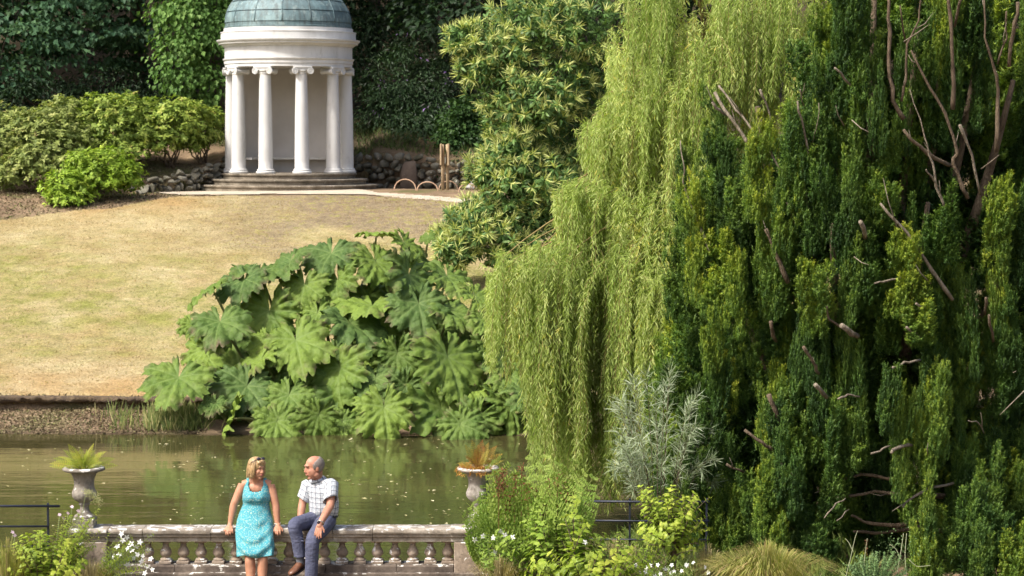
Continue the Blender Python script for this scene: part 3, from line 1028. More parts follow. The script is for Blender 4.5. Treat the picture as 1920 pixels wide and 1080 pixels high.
wood_tree('maple_tree', 'dark blue-green maple hanging over the shrubs at the top left corner', 60, 75.5, 0.30, 11,
          [lobe(30, 60, 130, 75, 74), lobe(200, 40, 95, 60, 74.5), lobe(120, -60, 190, 90, 75), lobe(0, 130, 80, 45, 73.6), lobe(-90, 40, 120, 100, 74), lobe(120, -180, 230, 110, 74.5, 3.2), lobe(235, 95, 55, 40, 75)],
          M_maple, 15000, 0.21, 0.18, spread=0.42, per=60, flat=0.16, droop=0.45)
wood_tree('lime_tree', 'bright green lime tree with drooping leafy branches just left of the temple', 415, 73.6, 0.26, 11,
          [lobe(362, 40, 62, 80, 72.4, 1.1), lobe(345, 105, 45, 60, 72.2, .9), lobe(390, 150, 40, 45, 72.4, .8), lobe(405, 60, 55, 90, 73, 1.2), lobe(330, 20, 40, 40, 72.3, .8), lobe(430, -80, 150, 90, 73.5, 2.6), lobe(560, -190, 210, 90, 75.5, 2.5)],
          M_lime, 13500, 0.17, 0.15, spread=0.25, per=44, flat=0.8, droop=0.9)
DARKL = ['dark woodland tree behind the left shrubs at the far left', 'dark woodland tree behind the maple at the left', 'dark woodland tree filling the gap left of the temple dome', 'dark woodland tree directly behind the temple dome',
         'dark woodland tree just right of the temple dome', 'dark woodland tree above the purple rhododendron', 'dark woodland tree whose trunk shows beside the chestnut', 'dark woodland tree behind the chestnut crown', 'dark woodland tree behind the willow top', 'dark woodland tree behind the yew at the far right']
r0 = np.random.default_rng(5)
for k, (px, Y) in enumerate([(-120, 80), (90, 84), (270, 79), (470, 83), (690, 78.5), (800, 85), (893, 76.5), (1090, 81), (1330, 80), (1700, 82)]):
    b = Pt(px, 300, Y)
    g = float(height(b.x, Y))
    lb = []
    for i in range(9):
        lb.append(WLb(b.x + r0.uniform(-3.2, 3.2), Y + r0.uniform(-4.2, 1.5), g + r0.uniform(2.6, 9.5), r0.uniform(1.3, 2.2), r0.uniform(1.3, 2.0), r0.uniform(0.9, 1.5)))
    for i in range(3):
        lb.append(WLb(b.x + r0.uniform(-3, 3), Y - r0.uniform(1.5, 5.0), g + r0.uniform(8.5, 11.5), 2.6, 2.6, 1.2))
    if k == 6: lb = [l for l in lb if l[0][2] > 8.2]
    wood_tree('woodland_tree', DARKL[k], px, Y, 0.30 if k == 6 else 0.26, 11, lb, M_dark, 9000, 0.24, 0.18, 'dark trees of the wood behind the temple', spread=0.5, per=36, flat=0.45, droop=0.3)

# shaded undergrowth
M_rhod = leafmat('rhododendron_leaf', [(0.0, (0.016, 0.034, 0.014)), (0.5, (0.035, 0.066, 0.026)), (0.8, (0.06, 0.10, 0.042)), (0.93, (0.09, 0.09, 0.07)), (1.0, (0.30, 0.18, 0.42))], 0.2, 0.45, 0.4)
M_rhod2 = leafmat('evergreen_leaf', [(0.0, (0.020, 0.045, 0.014)), (0.5, (0.042, 0.088, 0.024)), (1.0, (0.085, 0.15, 0.04))], 0.25, 0.45, 0.4)
M_stem = barkmat('shrub_stem', (0.07, 0.05, 0.035), (0.16, 0.12, 0.08), 12, 0.3)


def rosettes(lobes, dens, L, wr, r, k=9, spread=0.10):
    """Whorls of leaves at the shoot tips, standing proud of one another."""
    f = Fol()
    for c, rad in lobes:
        n = int(dens * (rad[0] * rad[2] + rad[0] * rad[1]))
        dirs = sphere_dirs(n * 2, r)
        dirs = dirs[dirs[:, 2] > -0.55][:n]
        bump = 1 + 0.16 * np.sin(dirs[:, 0] * 7 + c[0] * 3) * np.sin(dirs[:, 2] * 6 + c[2]) * np.cos(dirs[:, 1] * 5)
        cen = np.array(c) + dirs * np.array(rad) * (r.uniform(0.72, 1.08, len(dirs)) * bump)[:, None]
        ax = unit(dirs * 0.7 + np.array([0, 0, 0.75]) + r.normal(size=dirs.shape) * 0.25)
        q = np.repeat(cen, k, 0); A = np.repeat(ax, k, 0)
        side = unit(np.cross(A, r.normal(size=q.shape)))
        d = unit(side + A * r.uniform(-0.1, 0.75, (len(q), 1)))
        sz = L * r.uniform(0.7, 1.2, len(q))
        tone = np.repeat(r.normal(0.45, 0.17, len(cen)), k) + r.normal(0, 0.10, len(q))
        f.add(q + r.normal(0, 0.012, q.shape), d, A + r.normal(size=q.shape) * 0.2, sz, sz * wr, np.clip(tone, 0, 1), 'long', bend=0.25)
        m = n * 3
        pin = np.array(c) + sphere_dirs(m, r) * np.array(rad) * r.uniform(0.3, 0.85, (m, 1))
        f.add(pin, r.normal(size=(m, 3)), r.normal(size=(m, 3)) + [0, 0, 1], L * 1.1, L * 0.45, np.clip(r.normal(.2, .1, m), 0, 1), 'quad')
    return f


def shrub(name, label, lobes, mat, n, L, W, base=None, cat='shrub', group=None, stems=6, kind='quad', **kw):
    c0 = Vector(lobes[0][0])
    bx0 = base[0] if base else sum(l[0][0] for l in lobes) / len(lobes)
    by0 = base[1] if base else sum(l[0][1] for l in lobes) / len(lobes)
    gz = float(height(bx0, by0)) - 0.03
    root = thing(name, label, cat, (bx0, by0, gz), group)
    for i in range(stems):
        l = lobes[i % len(lobes)]
        e = Vector(l[0]) + Vector((random.uniform(-.5, .5) * l[1][0], random.uniform(-.5, .5) * l[1][1], random.uniform(-.2, .5) * l[1][2]))
        mk('stem', limb((bx0 + random.uniform(-.12, .12), by0 + random.uniform(-.12, .12), gz), e, 0.03, 0.008, 0.05, 0.8, 6, 5), M_stem, root)
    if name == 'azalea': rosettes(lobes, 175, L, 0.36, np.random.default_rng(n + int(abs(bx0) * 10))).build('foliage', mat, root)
    else: clumps(lobes, n, L, W, kind=kind, **kw).build('foliage', mat, root)
    return root


shrub('rhododendron', 'shaded rhododendron with purple flowers right of the temple', [lobe(760, 160, 75, 85, 74.5), lobe(830, 190, 60, 75, 74), lobe(715, 210, 50, 60, 74.5), lobe(800, 90, 70, 60, 76), lobe(780, 240, 60, 35, 73.4)], M_rhod, 12000, 0.17, 0.06, (-3.0, 75.2), spread=0.22, per=26, flat=0.6)
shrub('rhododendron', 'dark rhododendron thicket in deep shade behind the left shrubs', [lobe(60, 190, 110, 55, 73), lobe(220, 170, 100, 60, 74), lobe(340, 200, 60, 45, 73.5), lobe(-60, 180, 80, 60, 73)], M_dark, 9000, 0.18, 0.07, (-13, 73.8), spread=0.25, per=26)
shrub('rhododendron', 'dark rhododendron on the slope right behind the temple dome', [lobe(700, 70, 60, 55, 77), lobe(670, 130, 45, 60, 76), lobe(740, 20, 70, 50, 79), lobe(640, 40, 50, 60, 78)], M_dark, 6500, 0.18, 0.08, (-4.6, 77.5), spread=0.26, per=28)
shrub('evergreen_bush', 'glossy green bush growing over the bank behind the wooden sign', [lobe(872, 235, 48, 48, 72.6), lobe(900, 260, 36, 34, 72.3), lobe(850, 265, 28, 22, 72.0)], M_rhod2, 5200, 0.15, 0.11, (-1.3, 73), spread=0.16, per=22, flat=0.7)
shrub('evergreen_bush', 'low ivy-green bush spilling down the bank right of the wooden sign', [lobe(868, 310, 34, 30, 71.2), lobe(905, 330, 30, 22, 70.6), lobe(812, 312, 18, 16, 71), lobe(940, 300, 50, 40, 71.5)], M_rhod2, 4200, 0.12, 0.08, (-1.0, 71.4), spread=0.14, per=20, flat=0.7)
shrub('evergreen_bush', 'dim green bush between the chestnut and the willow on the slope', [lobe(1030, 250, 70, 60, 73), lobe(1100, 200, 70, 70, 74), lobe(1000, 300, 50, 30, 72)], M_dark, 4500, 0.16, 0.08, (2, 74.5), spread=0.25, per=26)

# bank vegetation at the wall foot and under the trees
M_under = leafmat('shade_grass', [(0.0, (0.035, 0.055, 0.015)), (0.6, (0.075, 0.11, 0.03)), (1.0, (0.16, 0.15, 0.06))], 0.25)
f = Fol()
n = 9000
X = rng.uniform(-15, 3, n); Y = rng.uniform(71.0, 76.5, n)
keep = (Y > np.interp(X, WALL_X, WALL_Y) + 0.05) & ((np.hypot(X - TC.x, Y - TC.y) > 2.9)) & (vnoise(X * 1.1, Y * 1.1, 61) > -0.5)
X, Y = X[keep], Y[keep]
p = np.stack([X, Y, height(X, Y)], 1)
f.add(p, rng.normal(size=p.shape) * [.5, .5, .1] + [0, 0, 1], rng.normal(size=p.shape) + [0, -1, 0], rng.uniform(.12, .34, len(p)), 0.035, np.clip(rng.normal(.4, .25, len(p)), 0, 1), 'tri')
tag(f.build('undergrowth_grass', M_under), 'rough shaded grass on the bank behind the temple walls', 'grass', kind='stuff')

# ================================================================== azalea shrubs by the temple
M_az = leafmat('azalea_leaf', [(0.0, (0.095, 0.155, 0.028)), (0.45, (0.225, 0.30, 0.052)), (0.8, (0.37, 0.42, 0.085)), (0.95, (0.42, 0.39, 0.11)), (1.0, (0.30, 0.19, 0.10))], 0.3, 0.5, 0.3)
M_az2 = leafmat('olive_azalea_leaf', [(0.0, (0.10, 0.14, 0.036)), (0.5, (0.25, 0.295, 0.08)), (0.85, (0.40, 0.42, 0.14)), (1.0, (0.30, 0.19, 0.12))], 0.3, 0.5, 0.3)
M_az3 = leafmat('bright_azalea_leaf', [(0.0, (0.11, 0.19, 0.018)), (0.5, (0.24, 0.35, 0.036)), (1.0, (0.40, 0.48, 0.07))], 0.3, 0.5, 0.3)
AG = 'azalea shrubs left of the temple'
akw = dict(spread=0.12, per=34, flat=0.75, droop=0.1, shell=0.68, lo=-0.6)
shrub('azalea', 'olive-leaved azalea at the left edge of the picture', [lobe(20, 265, 75, 62, 67), lobe(-50, 250, 70, 65, 67.5), lobe(10, 325, 50, 38, 66)], M_az2, 8000, 0.14, 0.055, None, group=AG, **akw)
shrub('azalea', 'wide olive-green azalea second from the left edge', [lobe(105, 270, 85, 75, 66.8), lobe(60, 310, 50, 45, 65.8), lobe(120, 215, 55, 35, 68), lobe(150, 320, 55, 35, 66)], M_az2, 9500, 0.14, 0.055, None, group=AG, **akw)
shrub('azalea', 'tall green azalea in the middle of the group with dense rounded top', [lobe(215, 240, 75, 62, 67.6), lobe(170, 230, 50, 45, 68), lobe(250, 215, 55, 38, 68.2), lobe(215, 285, 60, 35, 67)], M_az, 9500, 0.14, 0.055, None, group=AG, **akw)
shrub('azalea', 'yellow-green azalea beside the lime tree with bare stems below', [lobe(320, 235, 65, 50, 68.3), lobe(290, 265, 50, 30, 67.8), lobe(350, 215, 40, 32, 68.8)], M_az, 6500, 0.14, 0.055, None, group=AG, stems=9, **akw)
shrub('azalea', 'rightmost azalea of the group reaching towards the temple columns', [lobe(380, 245, 38, 40, 69.2), lobe(360, 268, 34, 22, 68.6), lobe(395, 222, 26, 24, 69.5)], M_az, 4200, 0.14, 0.055, None, group=AG, stems=9, **akw)
shrub('azalea', 'small bright lime-green azalea in front of the others on the lawn edge', [lobe(190, 325, 62, 48, 64.6), lobe(130, 352, 52, 38, 64.0), lobe(235, 335, 38, 35, 64.8), lobe(160, 310, 40, 30, 64.8), lobe(125, 375, 40, 20, 63.6)], M_az3, 7500, 0.13, 0.055, None, group=AG, **akw)

# ================================================================== sweet chestnut
M_ch = leafmat('chestnut_leaf', [(0.0, (0.045, 0.095, 0.026)), (0.5, (0.105, 0.19, 0.050)), (1.0, (0.20, 0.30, 0.085))], 0.25, 0.42, 0.4)
M_cat = leafmat('catkin', [(0.0, (0.38, 0.43, 0.12)), (1.0, (0.60, 0.62, 0.25))], 0.25, 0.7, 0.15)
CY = 57.0
cb = Pt(1090, 300, CY + 1.5)
ch = thing('chestnut_tree', 'sweet chestnut covered in cream catkins between temple and willow', 'tree', (cb.x, cb.y, float(height(cb.x, cb.y)) - 0.1))
chl = [lobe(905, 80, 60, 40, CY - 1.2), lobe(940, 100, 80, 45, CY - 1), lobe(1000, 40, 90, 60, CY - .6), lobe(1090, 50, 95, 75, CY - .6), lobe(900, 120, 45, 35, CY - 1.4), lobe(960, 165, 80, 45, CY - 1.2), lobe(1040, 150, 70, 55, CY - .8),
       lobe(950, 225, 55, 35, CY - 1.2), lobe(1010, 240, 60, 50, CY - .6), lobe(940, 280, 45, 30, CY - 1.2), lobe(915, 320, 45, 28, CY - 1.5), lobe(975, 320, 60, 50, CY - .9), lobe(890, 400, 50, 28, CY - 1.9), lobe(940, 385, 60, 45, CY - 1.4), lobe(860, 445, 45, 38, CY - 2.4), lobe(920, 450, 75, 48, CY - 2.0), lobe(990, 420, 60, 60, CY - 1.4), lobe(1060, 420, 60, 60, CY - .6), lobe(1070, 260, 50, 70, CY), lobe(1120, 160, 60, 90, CY), lobe(1000, 485, 70, 40, CY - 1.8), lobe(1130, 320, 60, 90, CY + .4), lobe(1000, 200, 75, 55, CY - 1.3), lobe(965, 345, 75, 50, CY - 1.6), lobe(885, 425, 55, 45, CY - 2.4), lobe(1030, 345, 70, 60, CY - 1.2), lobe(960, 290, 55, 40, CY - 1.7), lobe(850, 470, 40, 28, CY - 2.8), lobe(870, 70, 35, 26, CY - 1.5)]
top = Pt(1075, -120, CY + 0.5)
mk('trunk', limb((cb.x, cb.y, WL[ch.name].z), top, 0.24, 0.08, 0, 0.5, 10, 10), M_bark, ch)
for c, rad in chl:
    s = Vector((cb.x, cb.y, max(WL[ch.name].z + 0.4, c[2] + random.uniform(-0.6, 0.3))))
    mk('limb', limb(s, Vector(c), 0.06, 0.015, 0.06, 0.6, 8, 6), M_bark, ch)
fl, fc = Fol(), Fol()
r1 = np.random.default_rng(21)
for c, rad in chl:
    nR = int(44 * (rad[0] * rad[2]) / 0.6) + 22
    dirs = sphere_dirs(nR * 3, r1)
    dirs = dirs[(dirs[:, 1] < 0.45)][:nR]
    cen = np.array(c) + dirs * np.array(rad) * r1.uniform(0.55, 1.12, (len(dirs), 1))
    for q, o in zip(cen, dirs):
        ax = unit(o * 0.8 + np.array([0, -0.25, 0.45]) + r1.normal(size=3) * 0.25)
        k = 13
        dd = unit(ax * r1.uniform(-0.15, 0.9, (k, 1)) + unit(r1.normal(size=(k, 3))) * 0.9 + np.array([0, 0, -0.35]))
        st = q - ax * 0.05 + dd * 0.03
        L = r1.uniform(0.14, 0.24, k)
        tone = r1.normal(0.45, 0.15)
        fl.add(st, dd, unit(ax + r1.normal(size=(k, 3)) * 0.3), L, L * 0.27, np.clip(tone + r1.normal(0, 0.15, k), 0, 1), 'long', bend=0.3)
        if r1.random() < 0.82:
            k = r1.integers(9, 16)
            dd = unit(ax * 1.2 + unit(r1.normal(size=(k, 3))) * 0.85)
            fc.add(np.repeat(q[None], k, 0) + dd * 0.02, dd, r1.normal(size=(k, 3)), r1.uniform(0.16, 0.30, k), 0.023, r1.random(k), 'long', bend=0.45)
    # inner, sparser leaves, coloured darker to paint in the crown's shaded interior
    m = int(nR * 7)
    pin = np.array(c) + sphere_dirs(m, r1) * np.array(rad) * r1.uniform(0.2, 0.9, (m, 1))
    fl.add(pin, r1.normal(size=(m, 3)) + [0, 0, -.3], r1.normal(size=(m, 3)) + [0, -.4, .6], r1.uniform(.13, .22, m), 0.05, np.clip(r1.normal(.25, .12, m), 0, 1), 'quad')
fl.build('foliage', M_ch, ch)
fc.build('catkins', M_cat, ch)

# ================================================================== weeping willow
M_wil = leafmat('willow_leaf', [(0.0, (0.19, 0.26, 0.06)), (0.5, (0.36, 0.44, 0.12)), (0.85, (0.55, 0.59, 0.23)), (1.0, (0.62, 0.54, 0.13))], 0.45, 0.45, 0.35, patch=0.18)
M_wtw = barkmat('willow_twig', (0.20, 0.15, 0.06), (0.34, 0.26, 0.11), 10, 1)
WY = 33.0
wb = Pt(1330, 900, 35.0)
wil = thing('willow_tree', 'weeping willow trailing yellow-green curtains down to the pond edge', 'tree', (wb.x, wb.y, float(height(wb.x, wb.y)) - 0.1))
wtop = Pt(1330, 120, 35.2)
mk('trunk', limb((wb.x, wb.y, WL[wil.name].z), wtop, 0.34, 0.2, 0, 0.4, 9, 12), M_bark, wil)
r2 = np.random.default_rng(33)


def curtain(ctrl, n, Y0, dY, out, seedx, tone=0.5, start_spread=0.5, lmul=1.0, sway=1.0, leafL=0.10):
    """ctrl rows: x, y_top, y_bottom (pixels on the plane Y0). Strands start on the arching boughs, bend over and hang."""
    ctrl = np.array(ctrl, float)
    x = r2.uniform(ctrl[0, 0], ctrl[-1, 0], n)
    # strands gather in tresses
    tres = r2.uniform(ctrl[0, 0], ctrl[-1, 0], max(8, n // 22))
    near = tres[np.argmin(np.abs(x[:, None] - tres[None]), 1)]
    x = x * 0.48 + near * 0.52 + r2.normal(0, 3.5, n)
    x = np.clip(x, ctrl[0, 0], ctrl[-1, 0])
    yt = np.interp(x, ctrl[:, 0], ctrl[:, 1]); yb = np.interp(x, ctrl[:, 0], ctrl[:, 2])
    tr = (np.sin(near * 12.9898) * 43758.5453) % 1.0
    tr2 = (np.sin(near * 78.233) * 12345.678) % 1.0
    y0 = yt + (yb - yt) * start_spread * (0.6 * tr2 + 0.4 * r2.random(n)) ** 1.6
    y1 = y0 + (yb - y0) * (0.40 + 0.35 * tr + 0.32 * r2.random(n)) * lmul
    y1 = np.minimum(y1, yb + 12)
    Yd = Y0 + dY * (tr - 0.5) * 0.8 + dY * 0.5 * r2.normal(size=n)
    k = Yd / FPX
    P0 = np.array([tuple(Pt(a, b, c)) for a, b, c in zip(x, y0, Yd)])
    Ln = np.maximum((y1 - y0) * k, 0.25)
    sp = 0.026
    m = int(Ln.max() / sp) + 1
    t = np.arange(m)[None] * sp
    mask = t < Ln[:, None]
    od = unit(np.stack([out[0] + 0.5 * r2.normal(size=n), out[1] + 0.5 * r2.normal(size=n), np.zeros(n)], 1))
    reach = (0.06 + 0.55 * r2.random(n) ** 1.8)[:, None]
    h = reach * (1 - np.exp(-t * 2.6))
    ph = r2.uniform(0, 6.28, (n, 1)); a2 = r2.uniform(0.01, 0.035, (n, 1)) * sway
    sx = a2 * np.sin(t * 4 + ph) * (0.3 + t); sy = a2 * np.cos(t * 3.3 + ph) * (0.3 + t)
    dz = np.broadcast_to(-(t - 0.13 * (1 - np.exp(-t * 6))), h.shape)
    pos = P0[:, None, :] + np.stack([od[:, :1] * (h - reach) + sx, od[:, 1:2] * (h - reach) + sy, dz + 0.0], -1)
    # leaves
    q = pos[mask]
    jx = r2.normal(0, 0.012, q.shape)
    side = r2.normal(size=q.shape) * [1, 1, 0.15]
    tt = np.broadcast_to(t, mask.shape)[mask]
    early = np.exp(-tt * 5)[:, None]
    odl = np.broadcast_to(od[:, None, :], pos.shape)[mask]
    d = unit(unit(side) * 0.62 + np.array([0, 0, -1.0]) * (1 - 0.75 * early) + odl * early * 0.9)
    nn = r2.normal(size=q.shape) + [0, -0.6, 0.2]
    L = leafL * r2.uniform(0.7, 1.25, len(q))
    tn = np.broadcast_to((tone + 0.46 * (tr2 - 0.5))[:, None], mask.shape)[mask]
    f = Fol()
    f.add(q + jx, d, nn, L, L * 0.17, np.clip(tn + r2.normal(0, 0.16, len(q)), 0, 1), 'quad', bend=0.1)
    # strand stems as fine triangles strips
    return f, pos, mask


WLAY = [
    ([(905, 520, 700), (925, 470, 720), (960, 445, 735), (985, 440, 830), (1010, 445, 915), (1060, 455, 965), (1120, 450, 985), (1300, 440, 985)], 680, 31.6, 0.9, (-0.6, -0.8), 0.5, 0.35),
    ([(1000, 470, 900), (1060, 440, 960), (1150, 400, 975), (1300, 380, 975), (1360, 420, 920)], 600, 32.6, 1.0, (-0.4, -0.9), 0.42, 0.55),
    ([(1036, 350, 420), (1050, 335, 560), (1100, 328, 640), (1160, 335, 680), (1220, 345, 700), (1300, 330, 720)], 520, 32.4, 1.0, (-0.7, -0.7), 0.58, 0.35),
    ([(1088, 240, 345), (1110, 190, 400), (1150, 140, 470), (1200, 100, 520), (1260, 70, 560), (1330, 60, 560)], 620, 33.2, 1.1, (-0.7, -0.7), 0.52, 0.5),
    ([(1140, 60, 240), (1170, 0, 300), (1230, -60, 330), (1330, -80, 330), (1450, -70, 300), (1535, -40, 250)], 760, 33.8, 1.2, (-0.4, -0.9), 0.5, 0.6),
    ([(1080, 300, 700), (1180, 150, 800), (1300, 80, 900), (1450, 60, 700)], 420, 35.0, 1.2, (-0.3, -0.9), 0.3, 0.7),
    ([(1100, -200, 60), (1250, -300, 60), (1500, -320, 60), (1650, -250, 40)], 260, 34.6, 1.6, (0, -1), 0.5, 0.8),
]
twigs = []
for i, (ctrl, n, Y0, dY, out, tone, ss) in enumerate(WLAY):
    f, pos, mask = curtain(ctrl, int(n * 1.08), Y0, dY, out, i, tone, ss)
    for j in range(0, len(pos), 3):
        pp = pos[j][mask[j]][::7]
        if len(pp) > 2: twigs.append(tube(pp, 0.0035, 3, False))
    f.build('foliage_curtain', M_wil, wil)
mk('hanging_twigs', join(*twigs), M_wtw, wil)
for ctrl, n, Y0, *_ in WLAY[:5]:
    c = np.array(ctrl)
    for u in np.linspace(0.02, 0.9, 6):
        j = u * (len(c) - 1)
        x = np.interp(j, range(len(c)), c[:, 0]); y = np.interp(j, range(len(c)), c[:, 1])
        e = Pt(x, y + 26, Y0 + random.uniform(-.5, .5))
        s = Vector(WL[wil.name]).lerp(wtop, random.uniform(0.5, 0.98)) + Vector((random.uniform(-.1, .1), random.uniform(-.1, .1), 0))
        s = s.lerp(Vector((s.x, s.y, e.z)), 0.6)
        mid = s.lerp(e, 0.55) + Vector((0, 0, 0.30 + 0.10 * (e - s).length))
        pts = [s * (1 - w) ** 2 + mid * 2 * w * (1 - w) + e * w * w for w in np.linspace(0, 1, 10)]
        mk('bough', tube(pts, [0.034 * (1 - w) + 0.005 for w in np.linspace(0, 1, 10)], 6), M_wtw, wil)

# ================================================================== yew
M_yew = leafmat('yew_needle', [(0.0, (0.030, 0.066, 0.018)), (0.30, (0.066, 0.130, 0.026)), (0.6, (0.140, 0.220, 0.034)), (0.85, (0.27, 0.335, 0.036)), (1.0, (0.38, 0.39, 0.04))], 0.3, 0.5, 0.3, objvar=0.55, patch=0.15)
M_ybark = barkmat('yew_bark', (0.07, 0.05, 0.033), (0.17, 0.128, 0.085), 14, 0.3, 0.9, 1.0)
M_ydead = barkmat('dead_branch', (0.12, 0.095, 0.066), (0.30, 0.255, 0.19), 16, 0.3, 0.9, 1.0)
r3 = np.random.default_rng(44)


def plume_mesh(seed):
    r = np.random.default_rng(seed)
    f = Fol()
    # many narrow upright spires of different height grown together
    ns = r.integers(17, 23)
    for s in range(ns):
        h0 = 0.0 if s < 3 else r.uniform(0, 0.72)
        rad = 0.17 * math.sin(PI * min(1, 0.22 + 0.7 * h0)) ** 0.7
        ca, cr = r.uniform(0, 2 * PI), rad * r.uniform(0.35, 1.0) ** 0.6
        cx, cy = cr * math.cos(ca), cr * math.sin(ca)
        ln = r.uniform(0.20, 0.42)
        lx, ly = math.cos(ca) * 0.02, math.sin(ca) * 0.02
        R0 = r.uniform(0.040, 0.066)
        n = int(150 * ln) + 12
        u = r.random(n)
        a = r.uniform(0, 2 * PI, n)
        R = R0 * (1 - 0.75 * u ** 1.8) * (0.7 + 0.45 * r.random(n))
        o = np.stack([np.cos(a), np.sin(a), np.zeros(n)], 1)
        base = np.stack([cx + lx * u + R * np.cos(a), cy + ly * u + R * np.sin(a), h0 + u * ln], 1)
        ax = unit(o * 0.38 + np.array([0, 0, 1.0]) + r.normal(size=(n, 3)) * 0.18)
        L = r.uniform(0.045, 0.10, n)
        K = 20
        tfr = r.uniform(0.0, 1.0, (n, K))
        pp = base[:, None] + ax[:, None] * (L[:, None] * tfr)[..., None]
        rd = unit(np.cross(ax[:, None], r.normal(size=(n, K, 3))))
        nd = unit(rd + ax[:, None] * 0.7)
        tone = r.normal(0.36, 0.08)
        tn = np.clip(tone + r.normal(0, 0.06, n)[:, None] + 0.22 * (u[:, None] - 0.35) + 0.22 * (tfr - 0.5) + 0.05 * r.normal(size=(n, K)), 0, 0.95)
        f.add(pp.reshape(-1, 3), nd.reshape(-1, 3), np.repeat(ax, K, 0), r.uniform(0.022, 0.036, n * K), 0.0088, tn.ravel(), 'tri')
    return f.mesh('foliage_plume', M_yew)


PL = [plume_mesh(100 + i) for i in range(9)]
yb0 = Pt(1640, 1000, 29.2)
yew = thing('yew_tree', 'huge old yew with dark upright plumes and bare dead branches on the right', 'tree', (yb0.x, yb0.y, float(height(yb0.x, yb0.y)) - 0.1))


def yew_depth(x):
    return 28.5 - 2.4 * math.sqrt(max(0.02, 1 - ((x - 1660) / 440.0) ** 2))


def outline(x): return np.interp(x, [1270, 1285, 1315, 1335, 1420, 1505, 1520, 1540, 2100], [430, 300, 230, 150, 165, 180, 60, -150, -150])


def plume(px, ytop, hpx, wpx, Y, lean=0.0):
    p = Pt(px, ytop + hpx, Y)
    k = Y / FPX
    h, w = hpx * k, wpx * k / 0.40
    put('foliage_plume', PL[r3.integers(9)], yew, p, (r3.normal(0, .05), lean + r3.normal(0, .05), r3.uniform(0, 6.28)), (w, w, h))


# front surface: irregular rows
for row, y0 in enumerate(np.arange(-170, 1075, 76)):
    for x0 in np.arange(1290 + (row % 2) * 28, 2020, 57):
        px = x0 + r3.normal(0, 13); yt = y0 + r3.normal(0, 26)
        if yt < outline(px) - 15: continue
        openr = px > 1660 and yt < 330
        cave = (1545 < px < 1770 and 800 < yt < 1010)
        if r3.random() < (0.55 if openr else 0.10): continue
        hp = r3.uniform(120, 240); wp = r3.uniform(38, 74)
        back = abs(r3.normal(0, 0.42)) + (0.8 if openr else 0) + (1.3 if cave else 0) + (0.25 * math.sin(px / 37.0) * math.sin(y0 / 120.0 + px / 90))
        Y = yew_depth(px) + back
        gz = float(height(Pt(px, 1000, Y).x, Y))
        if Pt(px, yt + hp, Y).z < gz - 0.1: hp = max(40, hp - (gz - 0.1 - Pt(px, yt + hp, Y).z) * FPX / Y)
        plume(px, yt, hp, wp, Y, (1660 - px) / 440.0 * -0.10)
for px in range(1735, 1990, 34):      # low skirt at the bottom right
    yt = r3.uniform(900, 1000)
    Y = 25.5 + r3.normal(0, .2)
    gzz = float(height(Pt(px, 1000, Y).x, Y))
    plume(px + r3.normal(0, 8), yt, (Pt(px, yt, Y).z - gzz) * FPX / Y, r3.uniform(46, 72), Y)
# second, deeper layer closes the crown
for row, y0 in enumerate(np.arange(-260, 980, 100)):
    for x0 in np.arange(1300, 2060, 60):
        px = x0 + r3.normal(0, 18); yt = y0 + r3.normal(0, 30)
        if yt < outline(px - 20) + 5 or yt < outline(px + 20) + 5: continue
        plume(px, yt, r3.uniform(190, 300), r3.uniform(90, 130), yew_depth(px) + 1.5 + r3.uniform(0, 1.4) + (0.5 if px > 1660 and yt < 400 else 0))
mk('trunk', limb((yb0.x, yb0.y, WL[yew.name].z), Pt(1655, 300, 29.6), 0.36, 0.16, 0, 0.4, 9, 12), M_ybark, yew)
for x, y in [(1340, 300), (1420, 200), (1500, 300), (1560, 100), (1640, -40), (1720, 60), (1790, -50), (1850, 20), (1900, 150), (1400, 600), (1880, 500), (1560, 420), (1740, 380)]:
    e = Pt(x, y, yew_depth(x) + 1.2)
    s = Vector((yb0.x + random.uniform(-.2, .2), yb0.y, yb0.z + random.uniform(0.2, 1.6)))
    mid = s.lerp(e, 0.45) + Vector(((e.x - s.x) * 0.25, 0, -0.2))
    pts = [s * (1 - w) ** 2 + mid * 2 * w * (1 - w) + e * w * w for w in np.linspace(0, 1, 12)]
    mk('limb', tube(pts, [0.11 * (1 - w) + 0.03 for w in np.linspace(0, 1, 12)], 8), M_ybark, yew)
